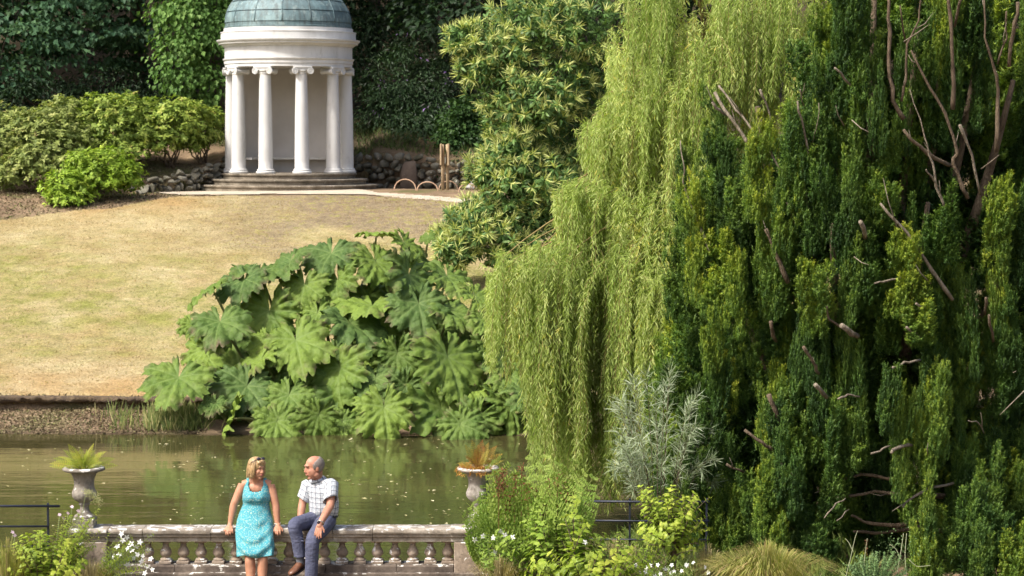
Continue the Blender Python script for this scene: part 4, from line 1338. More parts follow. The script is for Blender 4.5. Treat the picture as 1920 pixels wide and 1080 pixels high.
YB = [  # (pixel polyline, radius start, radius end, in front of the surface, dead?)
    ([(1275, 265), (1283, 315), (1282, 345), (1303, 400), (1331, 475)], .014, .030, .25, 1),
    ([(1338, 173), (1372, 222), (1398, 262), (1416, 292)], .034, .045, .35, 1), ([(1347, 160), (1380, 205), (1410, 240), (1440, 276), (1476, 342)], .030, .02, .3, 1),
    ([(1334, 192), (1350, 207), (1362, 216)], .03, .03, .3, 1), ([(1424, 168), (1440, 200), (1447, 240)], .026, .02, .3, 1),
    ([(1494, 190), (1507, 240), (1520, 303)], .022, .028, .3, 1), ([(1500, 168), (1507, 198)], .014, .016, .3, 1), ([(1536, 192), (1531, 240), (1522, 270)], .008, .01, .3, 1),
    ([(1567, 127), (1594, 159)], .026, .03, .3, 1), ([(1650, 383), (1700, 437), (1748, 505), (1786, 562)], .026, .05, .35, 1),
    ([(1706, 165), (1733, 255), (1748, 305), (1757, 352), (1772, 392)], .010, .034, .3, 1), ([(1735, 318), (1752, 340), (1760, 350)], .018, .02, .3, 1),
    ([(1708, 93), (1745, 165), (1772, 212), (1795, 285), (1786, 305), (1815, 372)], .022, .045, .5, 0), ([(1800, 235), (1822, 290), (1838, 365)], .034, .03, .35, 1),
    ([(1778, -20), (1784, 60), (1788, 140), (1786, 205)], .042, .05, .9, 0), ([(1804, -10), (1790, 50)], .03, .03, .9, 0),
    ([(1664, -20), (1668, 60), (1666, 120), (1675, 190), (1694, 222)], .034, .06, .7, 0), ([(1727, -20), (1722, 40), (1702, 82), (1698, 150), (1690, 190)], .018, .03, .7, 0), ([(1687, 10), (1698, 80)], .014, .02, .7, 0),
    ([(1845, -10), (1846, 70), (1864, 130), (1872, 170), (1868, 285)], .014, .05, .8, 0), ([(1910, 5), (1900, 60), (1892, 125)], .04, .045, .9, 0), ([(1885, 20), (1888, 70), (1870, 120)], .02, .02, .9, 0), ([(1694, 245), (1740, 290), (1780, 310)], .035, .06, .8, 0),
    ([(1550, 940), (1585, 930), (1640, 922), (1720, 928), (1800, 930)], .02, .06, 1.3, 0), ([(1595, 965), (1630, 982), (1680, 985), (1740, 975)], .03, .06, 1.5, 0), ([(1536, 944), (1556, 922), (1580, 900), (1612, 890), (1690, 900)], .012, .045, 1.1, 0),
    ([(1692, 950), (1715, 928), (1745, 915), (1790, 905), (1850, 900)], .02, .045, .6, 1), ([(1545, 970), (1568, 945), (1585, 935)], .012, .016, -.25, 1), ([(1570, 975), (1592, 955)], .012, .012, -.25, 1), ([(1600, 995), (1660, 1000), (1720, 990), (1790, 1000)], .03, .06, 2.2, 0),
    ([(1635, 852), (1655, 842), (1675, 834)], .020, .022, -.1, 1), ([(1670, 848), (1690, 838), (1710, 835)], .036, .04, -.1, 1), ([(1815, 788), (1836, 792), (1845, 812)], .012, .014, .0, 1),
    ([(1718, 570), (1745, 583)], .026, .03, .0, 1), ([(1698, 614), (1728, 632)], .034, .036, .0, 1), ([(1578, 612), (1608, 630)], .06, .06, .0, 1), ([(1530, 722), (1550, 745)], .05, .05, .0, 1), ([(1673, 690), (1695, 680), (1725, 675)], .024, .026, .0, 1),
    ([(1572, 748), (1590, 741), (1612, 744)], .024, .02, .0, 1), ([(1396, 808), (1430, 830), (1450, 845)], .034, .04, .0, 0), ([(1462, 870), (1488, 892)], .03, .034, .0, 1), ([(1362, 872), (1395, 885)], .026, .03, .0, 0), ([(1640, 530), (1664, 526), (1690, 520)], .022, .026, .0, 1),
    ([(1436, 430), (1455, 475), (1478, 530)], .04, .055, .35, 0), ([(1505, 650), (1525, 680), (1535, 700)], .035, .04, .2, 0), ([(1445, 605), (1455, 640)], .04, .04, .3, 0), ([(1615, 415), (1622, 445)], .05, .05, .05, 1), ([(1550, 575), (1556, 600), (1585, 618)], .02, .03, .05, 0), ([(1440, 740), (1458, 780), (1470, 810)], .05, .055, .2, 0), ([(1855, 590), (1862, 640)], .03, .03, .1, 0), ([(1850, 560), (1846, 590)], .03, .03, .1, 0), ([(1475, 380), (1490, 420)], .012, .012, .2, 1)]
for pts, ra, rb, bk, dead in YB:
    q = []
    for i, (x, y) in enumerate(pts):
        u = i / (len(pts) - 1)
        q.append(Pt(x, y, yew_depth(x) + bk * 0.5 - 0.22 + 0.30 * u))
    # subdivide for a slightly crooked line
    fine = []
    for a, b in zip(q, q[1:]):
        for w in (0, 0.33, 0.66): fine.append(a.lerp(b, w) + Vector((random.uniform(-1, 1), random.uniform(-1, 1), random.uniform(-1, 1))) * 0.012)
    fine.append(q[-1])
    m = len(fine)
    for j in range(1, m - 1, 3):
        if random.random() < 0.35 and ra < 0.045:
            dv = (fine[j - 1] - fine[j]).normalized()
            sv = Vector((random.uniform(-1, 1), random.uniform(-.6, .1), random.uniform(-.6, .9))).normalized()
            l = random.uniform(.10, .28)
            mk('dead_twig', tube([fine[j], fine[j] + (dv + sv * .7).normalized() * l * .5, fine[j] + (dv + sv * .5).normalized() * l + Vector((0, 0, .03))], [.009, .006, .002], 5), M_ydead, yew)
    mk('dead_branch' if dead else 'branch', tube(fine, [(ra + (rb - ra) * i / (m - 1)) * random.uniform(.42, .62) for i in range(m)], 8), M_ydead if dead else M_ybark, yew)
for k in range(10):
    x, y = r3.uniform(1500, 1915), r3.uniform(0, 1000)
    if y < outline(x) + 20: continue
    Y = yew_depth(x) - 0.1
    a = Pt(x, y, Y); d = Vector((r3.normal(0, .12), -0.1, r3.normal(0.08, .12)))
    mk('dead_twig', tube([a - d, a, a + d * 0.7 + Vector((0.02, 0, 0.02))], [.008, .006, .003], 5), M_ydead, yew)

# ================================================================== gunnera
t = NT('gunnera_leaf')
ve = t.n('Attribute', {'attribute_name': 'vein'}).outputs['Fac']
ed = t.n('Attribute', {'attribute_name': 'edge'}).outputs['Fac']
r = t.n('ObjectInfo').outputs['Random']
p = t.pos()
c = t.ramp(t.noise(p, 2.4, 5, 0.6), [(0.3, (0.060, 0.112, 0.018)), (0.7, (0.145, 0.208, 0.038))])
c = t.mix(t.ramp(r, [(0.0, 0.0), (0.55, 0.0), (1.0, 0.8)]), c, (0.17, 0.24, 0.036))
c = t.mix(t.ramp(r, [(0.0, 0.7), (0.35, 0.0), (1.0, 0.0)]), c, (0.050, 0.094, 0.028))
c = t.mix(t.math('MULTIPLY', ve, 0.55), c, (0.17, 0.23, 0.075))
c = t.mix(t.math('MULTIPLY', ed, t.ramp(t.noise(p, 3.0, 4), [(0.50, 0.0), (0.68, 0.9)])), c, (0.13, 0.085, 0.06))
t.P(Base_Color=c, Roughness=0.55)
t.b.inputs['Specular IOR Level'].default_value = 0.15
bn = t.bump(t.noise(t.pos(True), 8, 4, 0.55), 0.55, 0.08)
tr = t.n('BsdfTranslucent', None, Color=t.mix(1.0, c, (1.2, 1.3, 0.45), 'MULTIPLY'))
mx = t.n('MixShader', None, i0=0.12)
t.t.links.new(t.b.outputs[0], mx.inputs[1]); t.t.links.new(tr.outputs[0], mx.inputs[2]); t.t.links.new(mx.outputs[0], t.out.inputs[0])
M_gun = t.m
M_gst = barkmat('gunnera_stalk', (0.11, 0.13, 0.04), (0.22, 0.22, 0.08), 14, 0.3)


def gunnera_leaf(seed):
    """Unit-radius puckered, lobed and toothed leaf. Local +x is the leaf's front, z its upper side, origin where the stalk joins."""
    r = np.random.default_rng(seed)
    A, Rn = 176, 14
    nl = 7
    span = math.radians(336)
    lob = np.linspace(-span / 2 * 0.90, span / 2 * 0.90, nl)
    lr = np.array([0.62, 0.78, 0.94, 1.0, 0.94, 0.78, 0.62]) * r.uniform(0.88, 1.08, nl)
    V, ve, ed, Fc = [], [], [], []
    ph = r.uniform(0, 6, 6)
    phis = np.linspace(-span / 2, span / 2, A)
    hw = (lob[1] - lob[0]) / 2
    for ia, fi in enumerate(phis):
        k = int(np.argmin(np.abs(lob - fi)))
        dlt = (fi - lob[k]) / hw                       # -1..1 inside the lobe
        lobe_r = lr[k] * (1.0 - 0.30 * abs(dlt) ** 4.5)
        tooth = 0.115 * (abs(((dlt * 2.0 + 9.5) % 1.0) - 0.5) * 2) ** 1.4 + 0.050 * abs(((dlt * 6 + 9.3) % 1.0) - 0.5) * 2
        Ro = lobe_r - tooth + 0.012 * r.normal()
        if abs(fi) > span / 2 * 0.985: Ro *= 0.75
        for ir in range(Rn):
            u = ir / (Rn - 1)
            rr = Ro * u ** 0.9
            vn = max(0.0, 1 - abs(dlt) * hw * rr / 0.035)            # main vein
            sv = 0.0
            q = abs(dlt) * hw * rr                                     # distance off the main vein
            side = (rr * 4.2 - q * 2.2) % 1.0                          # side veins leave at an angle
            sv = max(0.0, 1 - min(side, 1 - side) / 0.16) * min(1, q / 0.05)
            vw = min(1.0, abs(dlt) * hw * rr / 0.085)
            puck = 0.115 * (vw * vw * (3 - 2 * vw)) * (0.2 + 0.8 * math.sin(min(side, 1 - side) * 2 * PI / 2)) * min(1, rr * 2)
            z = 0.26 * rr - 0.34 * rr ** 2.4 + 0.05 * math.sin(fi * 13 + ph[4]) * u ** 3 - 0.10 * (abs(dlt) ** 2) * rr + puck + 0.055 * math.sin(fi * 3 + ph[0]) * rr * rr + 0.05 * math.sin(fi * 9 + ph[1]) * u ** 3 * 0.8
            z += 0.055 * rr * (0.5 - 0.5 * math.cos(PI * dlt)) * (1 - 0.4 * u) * -1 + 0.03 * rr + 0.020 * math.sin(fi * 23 + ph[3]) * u ** 4
            z -= 0.10 * u ** 6 * abs(math.sin(dlt * 3 + ph[2]))
            V.append((rr * math.cos(fi), rr * math.sin(fi), z)); ve.append(max(vn, 0.6 * sv) * (1 - 0.5 * u)); ed.append(u ** 5)
    for ia in range(A - 1):
        for ir in range(Rn - 1):
            b = ia * Rn + ir
            Fc.append((b, b + 1, b + Rn + 1, b + Rn))
    return mesh_from('leaf', V, np.array(Fc), M_gun, True, {'vein': ve, 'edge': ed})


GL = [gunnera_leaf(300 + i) for i in range(8)]
r4 = np.random.default_rng(55)
gb = Pt(660, 815, 45.5)
gun = thing('gunnera', 'giant rhubarb-like gunnera clump with huge puckered leaves on the far bank', 'plant', (gb.x, gb.y, float(height(gb.x, gb.y))))
GZ = [(1090, 105, 140), (1230, 145, 165), (1330, 110, 60), (880, 195, 220), (1100, 235, 230), (1280, 210, 150), (910, 320, 200), (560, 270, 230), (690, 225, 170), (330, 365, 170), (480, 315, 200), (760, 340, 180), (1250, 300, 240), (1430, 300, 210),
      (370, 510, 225), (600, 470, 250), (1070, 430, 280), (990, 520, 270), (1290, 430, 225), (1450, 470, 240), (720, 600, 270), (180, 770, 265), (300, 640, 180), (550, 680, 200), (500, 810, 235), (690, 850, 195), (920, 730, 245), (1190, 660, 190), (1090, 770, 180),
      (1430, 680, 290), (1230, 810, 180), (430, 965, 250), (640, 970, 200), (830, 940, 170), (940, 970, 160), (1130, 910, 230), (1400, 920, 300), (1550, 820, 140), (1660, 870, 200), (1670, 690, 190), (245, 520, 120), (350, 880, 110), (590, 590, 130), (1600, 500, 160), (1700, 980, 160), (1050, 640, 150), (1560, 390, 190), (1630, 600, 180), (820, 470, 150), (400, 760, 150), (1720, 900, 200), (1790, 840, 210), (1840, 720, 220), (1720, 760, 190), (1880, 900, 230), (1800, 980, 200), (1560, 960, 200), (1480, 985, 190)]


def gun_leaf(px, py, dia, Y, tilt, yaw, back=False):
    p = Pt(px, py, Y)
    R = dia / 2 * Y / FPX
    # leaf faces up and outwards: tilt from vertical towards direction yaw (0 = camera)
    o = Vector((math.sin(yaw), -math.cos(yaw), 0))
    nrm = (Vector((0, 0, 1)) * math.cos(tilt) + o * math.sin(tilt)).normalized()
    xax = (o * math.cos(tilt) - Vector((0, 0, 1)) * math.sin(tilt)).normalized()
    yax = nrm.cross(xax)
    M = Matrix((xax, yax, nrm)).transposed() @ Matrix.Rotation(r4.normal(0, 0.25), 3, 'Z')
    # the stalk joins behind the middle of the blade
    j = p - xax * R * 0.18
    leaf = put('leaf', GL[r4.integers(8)], gun, j, M.to_euler(), (R * 1.80, R * 1.74 * r4.uniform(0.92, 1.1), R * r4.uniform(1.1, 1.7)))
    bxy = Vector((gb.x + (j.x - gb.x) * 0.72, min(max(j.y + 0.5, 44.6), 48.5), 0))
    g = Vector((bxy.x, bxy.y, float(height(bxy.x, bxy.y)) - 0.05))
    md = g.lerp(j, 0.5) + Vector((0, 0.1, 0.12))
    pts = [g * (1 - w) ** 2 + md * 2 * w * (1 - w) + (j - nrm * 0.02) * w * w for w in np.linspace(0, 1, 7)]
    V, Fc = tube(pts, [0.045, 0.042, 0.038, 0.034, 0.03, 0.026, 0.02], 7)
    st = mk('stalk', (V, Fc), M_gst, gun)
    return leaf


for zx, zy, zd in GZ:
    px, py, dia = 260 + zx / 2.454, 400 + zy / 2.454, zd / 2.454
    h = np.clip((800 - py) / 360, 0, 1)
    Y = 43.85 + 4.6 * h ** 1.15 + r4.normal(0, 0.32)
    tilt = math.radians(62 - 26 * h + r4.normal(0, 15))
    yaw = (px - 660) / 420 * 0.75 + r4.normal(0, 0.5)
    gun_leaf(px, py, dia, Y, tilt, yaw)
for i in range(46):      # leaves in the body of the clump
    px = r4.uniform(380, 990); h = r4.uniform(0.02, 0.8)
    lim = np.interp(px, [330, 420, 560, 700, 860, 1000], [0.30, 0.55, 0.80, 0.95, 0.85, 0.7])
    h = h * lim
    py = 800 - 350 * h
    gun_leaf(px, py, r4.uniform(80, 115), 43.9 + 4.6 * h ** 1.15 + r4.uniform(0.8, 1.5), math.radians(55 - 25 * h), r4.normal(0, 0.5))

# grassy tuft and litter along the far bank
M_tuft = leafmat('bank_grass', [(0.0, (0.06, 0.085, 0.02)), (0.6, (0.14, 0.17, 0.045)), (1.0, (0.30, 0.26, 0.11))], 0.3)
f = Fol()
for px, n, w in ((312, 520, 30), (350, 420, 40), (230, 70, 40), (288, 160, 16)):
    Y = rng.uniform(44.1, 45.3, n)
    X = np.array([Pt(px + rng.normal(0, w * 0.5), 800, y).x for y in Y])
    p = np.stack([X, Y, height(X, Y)], 1)
    f.add(p, rng.normal(size=p.shape) * [.35, .35, .1] + [0, -0.15, 1], [0, -1, 0.1], rng.uniform(.15, .42, n), 0.018, rng.random(n), 'long', bend=0.45)
tag(f.build('bank_grass', M_tuft), 'tuft of long grass at the water edge left of the gunnera', 'grass', kind='stuff')
M_straw = leafmat('dry_grass_blade', [(0.0, (0.22, 0.145, 0.06)), (0.35, (0.35, 0.255, 0.115)), (0.6, (0.45, 0.355, 0.175)), (0.75, (0.27, 0.26, 0.07)), (1.0, (0.17, 0.19, 0.045))], 0.2, 0.8, 0.1, patch=0.12)
f = Fol()
n = 75000
X = rng.uniform(-16, 2.5, n); Y = 45.9 + 19.6 * rng.random(n) ** 1.0
Y = np.where(rng.random(n) < 0.06, Yled(X) + rng.uniform(-0.02, 0.15, n), Y)
k = (lawn_mask(X, Y)) & (vnoise(X * 0.9, Y * 1.6, 71) + rng.normal(0, .5, n) > -0.6)
X, Y = X[k], Y[k]
p = np.stack([X, Y, height(X, Y) + 0.015], 1)
gr = np.clip(0.33 + 0.48 * np.exp(-((Y + 2.5 * vnoise(X * .25, Y * .25, 72) - 52.5) / 3.6) ** 2) + 0.2 * vnoise(X * .8, Y * .8, 73) + rng.normal(0, .2, len(X)), 0, 1)
f.add(p, rng.normal(size=p.shape) * [1.0, 1.0, .2] + [0, 0, 0.7], rng.normal(size=p.shape) + [0, -1, .5], rng.uniform(.028, .07, len(p)), 0.022, gr, 'tri')
tag(f.build('lawn_grass', M_straw), 'short dry straw-coloured grass blades on the sloping lawn', 'grass', kind='stuff')
# dead leaves and crumbs on the shore strip
M_lit = leafmat('leaf_litter', [(0.0, (0.08, 0.06, 0.035)), (0.5, (0.18, 0.135, 0.08)), (0.8, (0.28, 0.225, 0.14)), (1.0, (0.13, 0.16, 0.04))], 0.05, 0.9, 0.1)
f = Fol()
n = 9000
X = rng.uniform(-13.5, -6.0, n); Y = rng.uniform(44.0, 45.95, n)
p = np.stack([X, Y, height(X, Y) + 0.01], 1)
f.add(p, rng.normal(size=p.shape) * [1, 1, .5] + [0, 0, .2], rng.normal(size=p.shape) + [0, 0, .8], rng.uniform(.03, .08, n), 0.035, rng.random(n), 'quad')
n = 7000
X = rng.uniform(-15.5, -8.5, n); Y = rng.uniform(61.5, 69, n)
k = ~lawn_mask(X, Y) & ~path_mask(X, Y)
X, Y = X[k], Y[k]
p = np.stack([X, Y, height(X, Y) + 0.01], 1)
f.add(p, rng.normal(size=p.shape) * [1, 1, .5] + [0, 0, .2], rng.normal(size=p.shape) + [0, 0, .8], rng.uniform(.04, .10, len(p)), 0.05, rng.random(len(p)), 'quad')
tag(f.build('leaf_litter', M_lit), 'brown leaf litter on the shore strip and under the azaleas', 'leaf litter', kind='stuff')
# fallen willow leaves afloat
M_float = leafmat('floating_leaf', [(0.0, (0.28, 0.25, 0.10)), (0.6, (0.50, 0.46, 0.25)), (1.0, (0.66, 0.60, 0.38))], 0.1, 0.6, 0.2)
f = Fol()
n = 560
px = rng.uniform(-20, 990, n); py = 822 + 175 * rng.random(n) ** 1.1
keep = (vnoise(px / 90, py / 25, 81) + rng.normal(0, .4, n) + (px > 330) * 0.35) > 0.25
Q = []
for a, b in zip(px[keep], py[keep]):
    d = (Pt(a, b, 10) - Vector((0, 0, CAMZ)))
    s = (CAMZ - 0.006) / -d.z
    Q.append((d.x * s, d.y * s, 0.006))
Q = np.array(Q)
Q = Q[(Q[:, 1] > 25.5) & (Q[:, 1] < 43.6)]
f.add(Q, rng.normal(size=Q.shape) * [1, 1, 0], rng.normal(size=Q.shape) * .12 + [0, 0, 1], rng.uniform(.04, .10, len(Q)), rng.uniform(.02, .05, len(Q)), rng.random(len(Q)), 'quad', bend=-0.05)
tag(f.build('floating_leaves', M_float), 'pale fallen leaves scattered on the pond surface', 'leaves', kind='stuff')
# ================================================================== people
def blob(name, parts, mat, parent, voxel=0.006, smooth=6, ratio=None):
    """One continuous surface grown from overlapping shapes."""
    v, f = join(*parts)
    org = WL[parent.name]
    me = mesh_from(name, v - np.array(org), f, None)
    tmp = bpy.data.objects.new('tmp', me)
    COL.objects.link(tmp)
    m = tmp.modifiers.new('r', 'REMESH'); m.mode = 'VOXEL'; m.voxel_size = voxel
    s = tmp.modifiers.new('s', 'SMOOTH'); s.factor = 0.5; s.iterations = smooth
    if ratio:
        d = tmp.modifiers.new('d', 'DECIMATE'); d.ratio = ratio
    dg = bpy.context.evaluated_depsgraph_get()
    out = bpy.data.meshes.new_from_object(tmp.evaluated_get(dg))
    bpy.data.objects.remove(tmp)
    out.name = name
    out.materials.clear(); out.materials.append(mat)
    out.polygons.foreach_set('use_smooth', np.ones(len(out.polygons), bool))
    return put(name, out, parent, org)


def skinmat(name, a, b):
    t = NT(name)
    c = t.ramp(t.noise(t.pos(), 14, 4), [(0.3, a), (0.7, b)])
    t.P(Base_Color=c, Roughness=0.5)
    t.b.inputs['Subsurface Weight'].default_value = 0.12
    t.b.inputs['Subsurface Radius'].default_value = (0.02, 0.008, 0.005)
    t.b.inputs['Specular IOR Level'].default_value = 0.3
    return t.m


def plainmat(name, c, rough=0.6, bump=0.0, scale=60, metal=0.0, var=0.15):
    t = NT(name)
    n = t.noise(t.pos(), scale, 4)
    col = t.mix(1.0, c, t.ramp(n, [(0.3, 1 - var), (0.7, 1 + var)]), 'MULTIPLY')
    t.P(Base_Color=col, Roughness=rough, Metallic=metal)
    if bump: t.bump(t.noise(t.pos(), scale * 0.4, 5), bump, 0.01)
    return t.m


M_skinw = skinmat('tanned_skin', (0.37, 0.175, 0.10), (0.46, 0.235, 0.145))
M_skinm = skinmat('ruddy_skin', (0.36, 0.16, 0.10), (0.45, 0.225, 0.145))
M_eye = plainmat('dark_eye', (0.03, 0.02, 0.015), 0.3)
M_lip = plainmat('lip', (0.40, 0.12, 0.10), 0.4)
M_mouthm = plainmat('lip_pale', (0.36, 0.15, 0.11), 0.5)


def frame(fwd, up=(0, 0, 1)):
    y = Vector(fwd).normalized()
    x = y.cross(Vector(up)).normalized()
    z = x.cross(y)
    return Matrix((x, y, z)).transposed()


def head_parts(c, M, jaw=1.0, s=1.0):
    L = lambda x, y, z: Vector(c) + M @ (Vector((x, y, z)) * s)
    E = lambda p, r: ellip(L(*p), tuple(q * s for q in r), M, 18, 12)
    out = [E((0, -0.012, 0.032), (.072, .094, .084)), E((0, .022, -.035), (.058 * jaw, .066, .078)), E((0, .058, -.098), (.026 * jaw, .022, .02)), E((0, .076, .030), (.045, .018, .013)),
           E((.034, .058, -.028), (.024, .022, .024)), E((-.034, .058, -.028), (.024, .022, .024)), E((0, .078, -.060), (.026, .015, .016)), E((.045, .0, -.07), (.022 * jaw, .035, .03)), E((-.045, .0, -.07), (.022 * jaw, .035, .03)),
           tube([L(0, .080, .022), L(0, .089, -.005), L(0, .098, -.028), L(0, .088, -.038)], [.009 * s, .012 * s, .015 * s, .011 * s], 8), E((.011, .090, -.034), (.009, .010, .007)), E((-.011, .090, -.034), (.009, .010, .007))]
    for sx in (-1, 1):
        out.append(ellip(L(sx * .074, -.012, -.008), (.009 * s, .019 * s, .032 * s), M, 10, 8))
    return out


def face_bits(c, M, parent, s=1.0, lip=None, brow=None):
    L = lambda x, y, z: Vector(c) + M @ (Vector((x, y, z)) * s)
    for sx in (-1, 1):
        mk('eye', ellip(L(sx * .031, .080, .010), (.009 * s, .004 * s, .0042 * s), M, 10, 6), M_eye, parent)
        mk('eyebrow', tube([L(sx * .012, .093, .030), L(sx * .030, .092, .036), L(sx * .050, .076, .030)], [.0025 * s, .003 * s, .002 * s], 6), brow, parent)
    mk('lips', join(ellip(L(0, .090, -.055), (.020 * s, .007 * s, .0045 * s), M, 12, 6), ellip(L(0, .089, -.064), (.017 * s, .007 * s, .005 * s), M, 12, 6)), lip, parent)


def hand_parts(w, d, n, s=1.0, thumb=1, curl=0.5):
    """w wrist, d towards the fingers, n back-of-hand normal; thumb on side +1/-1 (d x n)."""
    d = Vector(d).normalized(); n = Vector(n); n = (n - d * n.dot(d)).normalized()
    x = d.cross(n)
    L = lambda a, b, c: Vector(w) + (x * a + d * b + n * c) * s
    out = []
    M = Matrix((x, d, n)).transposed()
    out.append(ellip(L(0, .045, 0), (.040 * s, .052 * s, .0165 * s), M, 14, 10))
    out.append(tube([L(0, -.02, 0), L(0, .03, 0)], [.026 * s, .028 * s], 10))
    ln = [.066, .076, .072, .056]
    for k in range(4):
        a = (-.030 + .020 * k) * -thumb * -1
        a = (.030 - .020 * k) * thumb
        l = ln[k]
        b0 = .085 - .004 * abs(k - 1.3)
        p0, p1 = L(a, b0 - .02, 0.0), L(a * 1.12, b0 + .01, .002)
        c1 = curl * (0.8 + 0.12 * k)
        p2 = L(a * 1.18, b0 + .01 + l * .42 * math.cos(c1), .002 - l * .42 * math.sin(c1))
        p3 = L(a * 1.2, b0 + .01 + l * (.42 * math.cos(c1) + .34 * math.cos(2 * c1)), .002 - l * (.42 * math.sin(c1) + .34 * math.sin(2 * c1)))
        out.append(tube([p0, p1, p2, p3], [.0095 * s, .009 * s, .0085 * s, .007 * s], 8))
    t0, t1, t2 = L(.026 * thumb, .018, -.006), L(.052 * thumb, .050, -.012), L(.054 * thumb, .080, -.02)
    out.append(tube([t0, t1, t2], [.013 * s, .0105 * s, .008 * s], 8))
    return out


def limb_tube(pts, rad, n=14):
    """Smoothly interpolated tapered limb through joints."""
    pts = [Vector(p) for p in pts]
    P2, R2 = [], []
    for i in range(len(pts) - 1):
        p0 = pts[max(i - 1, 0)]; p1 = pts[i]; p2 = pts[i + 1]; p3 = pts[min(i + 2, len(pts) - 1)]
        for k in range(5):
            u = k / 5
            # gentle Catmull-Rom
            q = 0.5 * ((2 * p1) + (p2 - p0) * u * 0.7 + (-(p2 - p0) * 0.7 * 2 - (p3 - p1) * 0.7 + (p2 - p1) * 6) * u * u + ((p2 - p0) * 0.7 + (p3 - p1) * 0.7 - (p2 - p1) * 4) * u ** 3)
            P2.append(q); R2.append(rad[i] + (rad[i + 1] - rad[i]) * u)
    P2.append(pts[-1]); R2.append(rad[-1])
    return tube(P2, R2, n)


GZ0 = 0.79     # terrace level under their feet
# ------------------------------------------------------------------ woman
wroot = thing('person', 'blonde person in a turquoise patterned sleeveless dress perched on the balustrade, head turned right', 'person', (Pt(480, 1000, 24.7).x, 24.7, GZ0))
hc = Pt(482.5, 879, 24.90)
HM = frame((0.72, -0.68, -0.06), (0.06, 0, 1))
parts = head_parts(hc, HM, 1.05, 0.94)
nb = Pt(480, 912, 24.97)
parts.append(limb_tube([hc + Vector((-.015, .02, -.05)), Pt(480, 901, 24.95), nb], [.054, .053, .062]))
# upper chest and back
parts.append(ellip(Pt(481, 916, 24.97), (.150, .088, .085), None, 18, 12))
parts.append(ellip(Pt(481, 940, 24.97), (.135, .090, .16), None, 18, 12))
parts.append(limb_tube([Pt(456, 909, 24.97), Pt(466, 905.5, 24.965), Pt(480, 901, 24.97), Pt(497, 905.5, 24.965), Pt(506, 909.5, 24.97)], [.050, .048, .054, .048, .050]))
for sh, el, wr in (((455, 909, 24.97), (438.5, 947, 24.93), (431.5, 984, 24.88)), ((507, 910, 24.97), (516.5, 946, 24.93), (520.5, 984, 24.88))):
    a, b, c = Pt(*sh), Pt(*el), Pt(*wr)
    parts.append(limb_tube([a + (a - b) * 0.02, a.lerp(b, .35), b, b.lerp(c, .3), c], [.050, .052, .043, .043, .028]))
hw = []
for px, th in ((431, 1), (521.5, -1)):
    w = Pt(px, 986, 24.865)
    parts += hand_parts(w + Vector((0, 0, .004)), (0.05 * th, -1.0, -0.55), (0.0, -0.55, 1.0), 1.06, -th * -1, 0.85)
for kx, ax in ((468.5, 471), (492.5, 490.5)):
    hip = Pt(480 + (kx - 480) * 0.9, 988, 24.86); kn = Pt(kx, 1046, 24.56); an = Pt(ax, 1116, 24.50)
    parts.append(limb_tube([hip, hip.lerp(kn, .5), kn, kn.lerp(an, .32) + Vector((0, .012, 0)), an], [.088, .078, .056, .057, .033]))
    parts.append(limb_tube([an + Vector((0, .03, -.03)), an + Vector((0, -.06, -.062)), Vector((an.x, an.y - .15, GZ0 + .028))], [.034, .032, .022]))
blob('body', parts, M_skinw, wroot, 0.0056, 5)
face_bits(hc, HM, wroot, 0.94, M_lip, plainmat('brow_blonde', (0.22, 0.14, 0.07)))
# dress
t = NT('turquoise_print')
p = t.pos(True)
v1 = t.n('TexVoronoi', {'feature': 'F1'}, Vector=t.mapping(p, (1, 1, 0.7)), Scale=150.0, Randomness=1.0)
cc = t.n('SeparateColor', None, Color=v1.outputs['Color'])
c = t.ramp(cc.outputs[0], [(0.0, (0.015, 0.19, 0.26)), (0.28, (0.035, 0.25, 0.29)), (0.62, (0.08, 0.33, 0.36)), (0.70, (0.44, 0.50, 0.40)), (0.84, (0.05, 0.30, 0.36)), (0.92, (0.05, 0.11, 0.16)), (0.97, (0.38, 0.42, 0.14))], 'CONSTANT')
c = t.mix(0.42, c, (0.09, 0.28, 0.30))
t.P(Base_Color=c, Roughness=0.8)
t.b.inputs['Specular IOR Level'].default_value = 0.2
t.bump(t.noise(p, 26, 4), 0.3, 0.01)
M_dress = t.m
rings = [(896, 481, 19.5, 24.965, .020), (898, 481, 20.5, 24.965, .042), (901, 481, 22.0, 24.965, .060), (905, 481, 23.2, 24.962, .076), (909, 481, 24.0, 24.96, .088), (914, 481, 24.6, 24.956, .100), (919, 481, 25.4, 24.95, .113), (924, 481, 26.4, 24.945, .126), (930, 481, 27.2, 24.94, .136), (936, 481, 26.8, 24.94, .134), (941, 480.5, 25.4, 24.945, .120), (945, 480.5, 25.0, 24.945, .115), (950, 480, 26.3, 24.94, .120), (958, 479, 29.0, 24.93, .130), (966, 478, 31.5, 24.91, .140),
         (975, 477.3, 34.0, 24.88, .150), (984, 477, 34.6, 24.85, .148), (994, 477, 35.4, 24.79, .144), (1004, 477.4, 35.8, 24.73, .140), (1014, 478, 35.8, 24.68, .136), (1024, 478.5, 36.0, 24.64, .132), (1033, 478.5, 35.4, 24.61, .130), (1041, 478.5, 35.0, 24.585, .128)]
RA = np.array(rings)
ylist = list(np.arange(896, 948, 1.3)) + list(np.arange(948, 1041, 3.0)) + [1041]
NA = 96


def ytop(a):
    ca, front = abs(math.cos(a)), -math.sin(a)
    if front > 0: return float(np.interp(ca, [0, .40, .58, .66, .91, .96, 1.0], [919, 917.5, 909, 895, 895, 906, 914]))
    return float(np.interp(ca, [0, .48, .66, .91, .96, 1.0], [908, 906, 895, 895, 906, 914]))


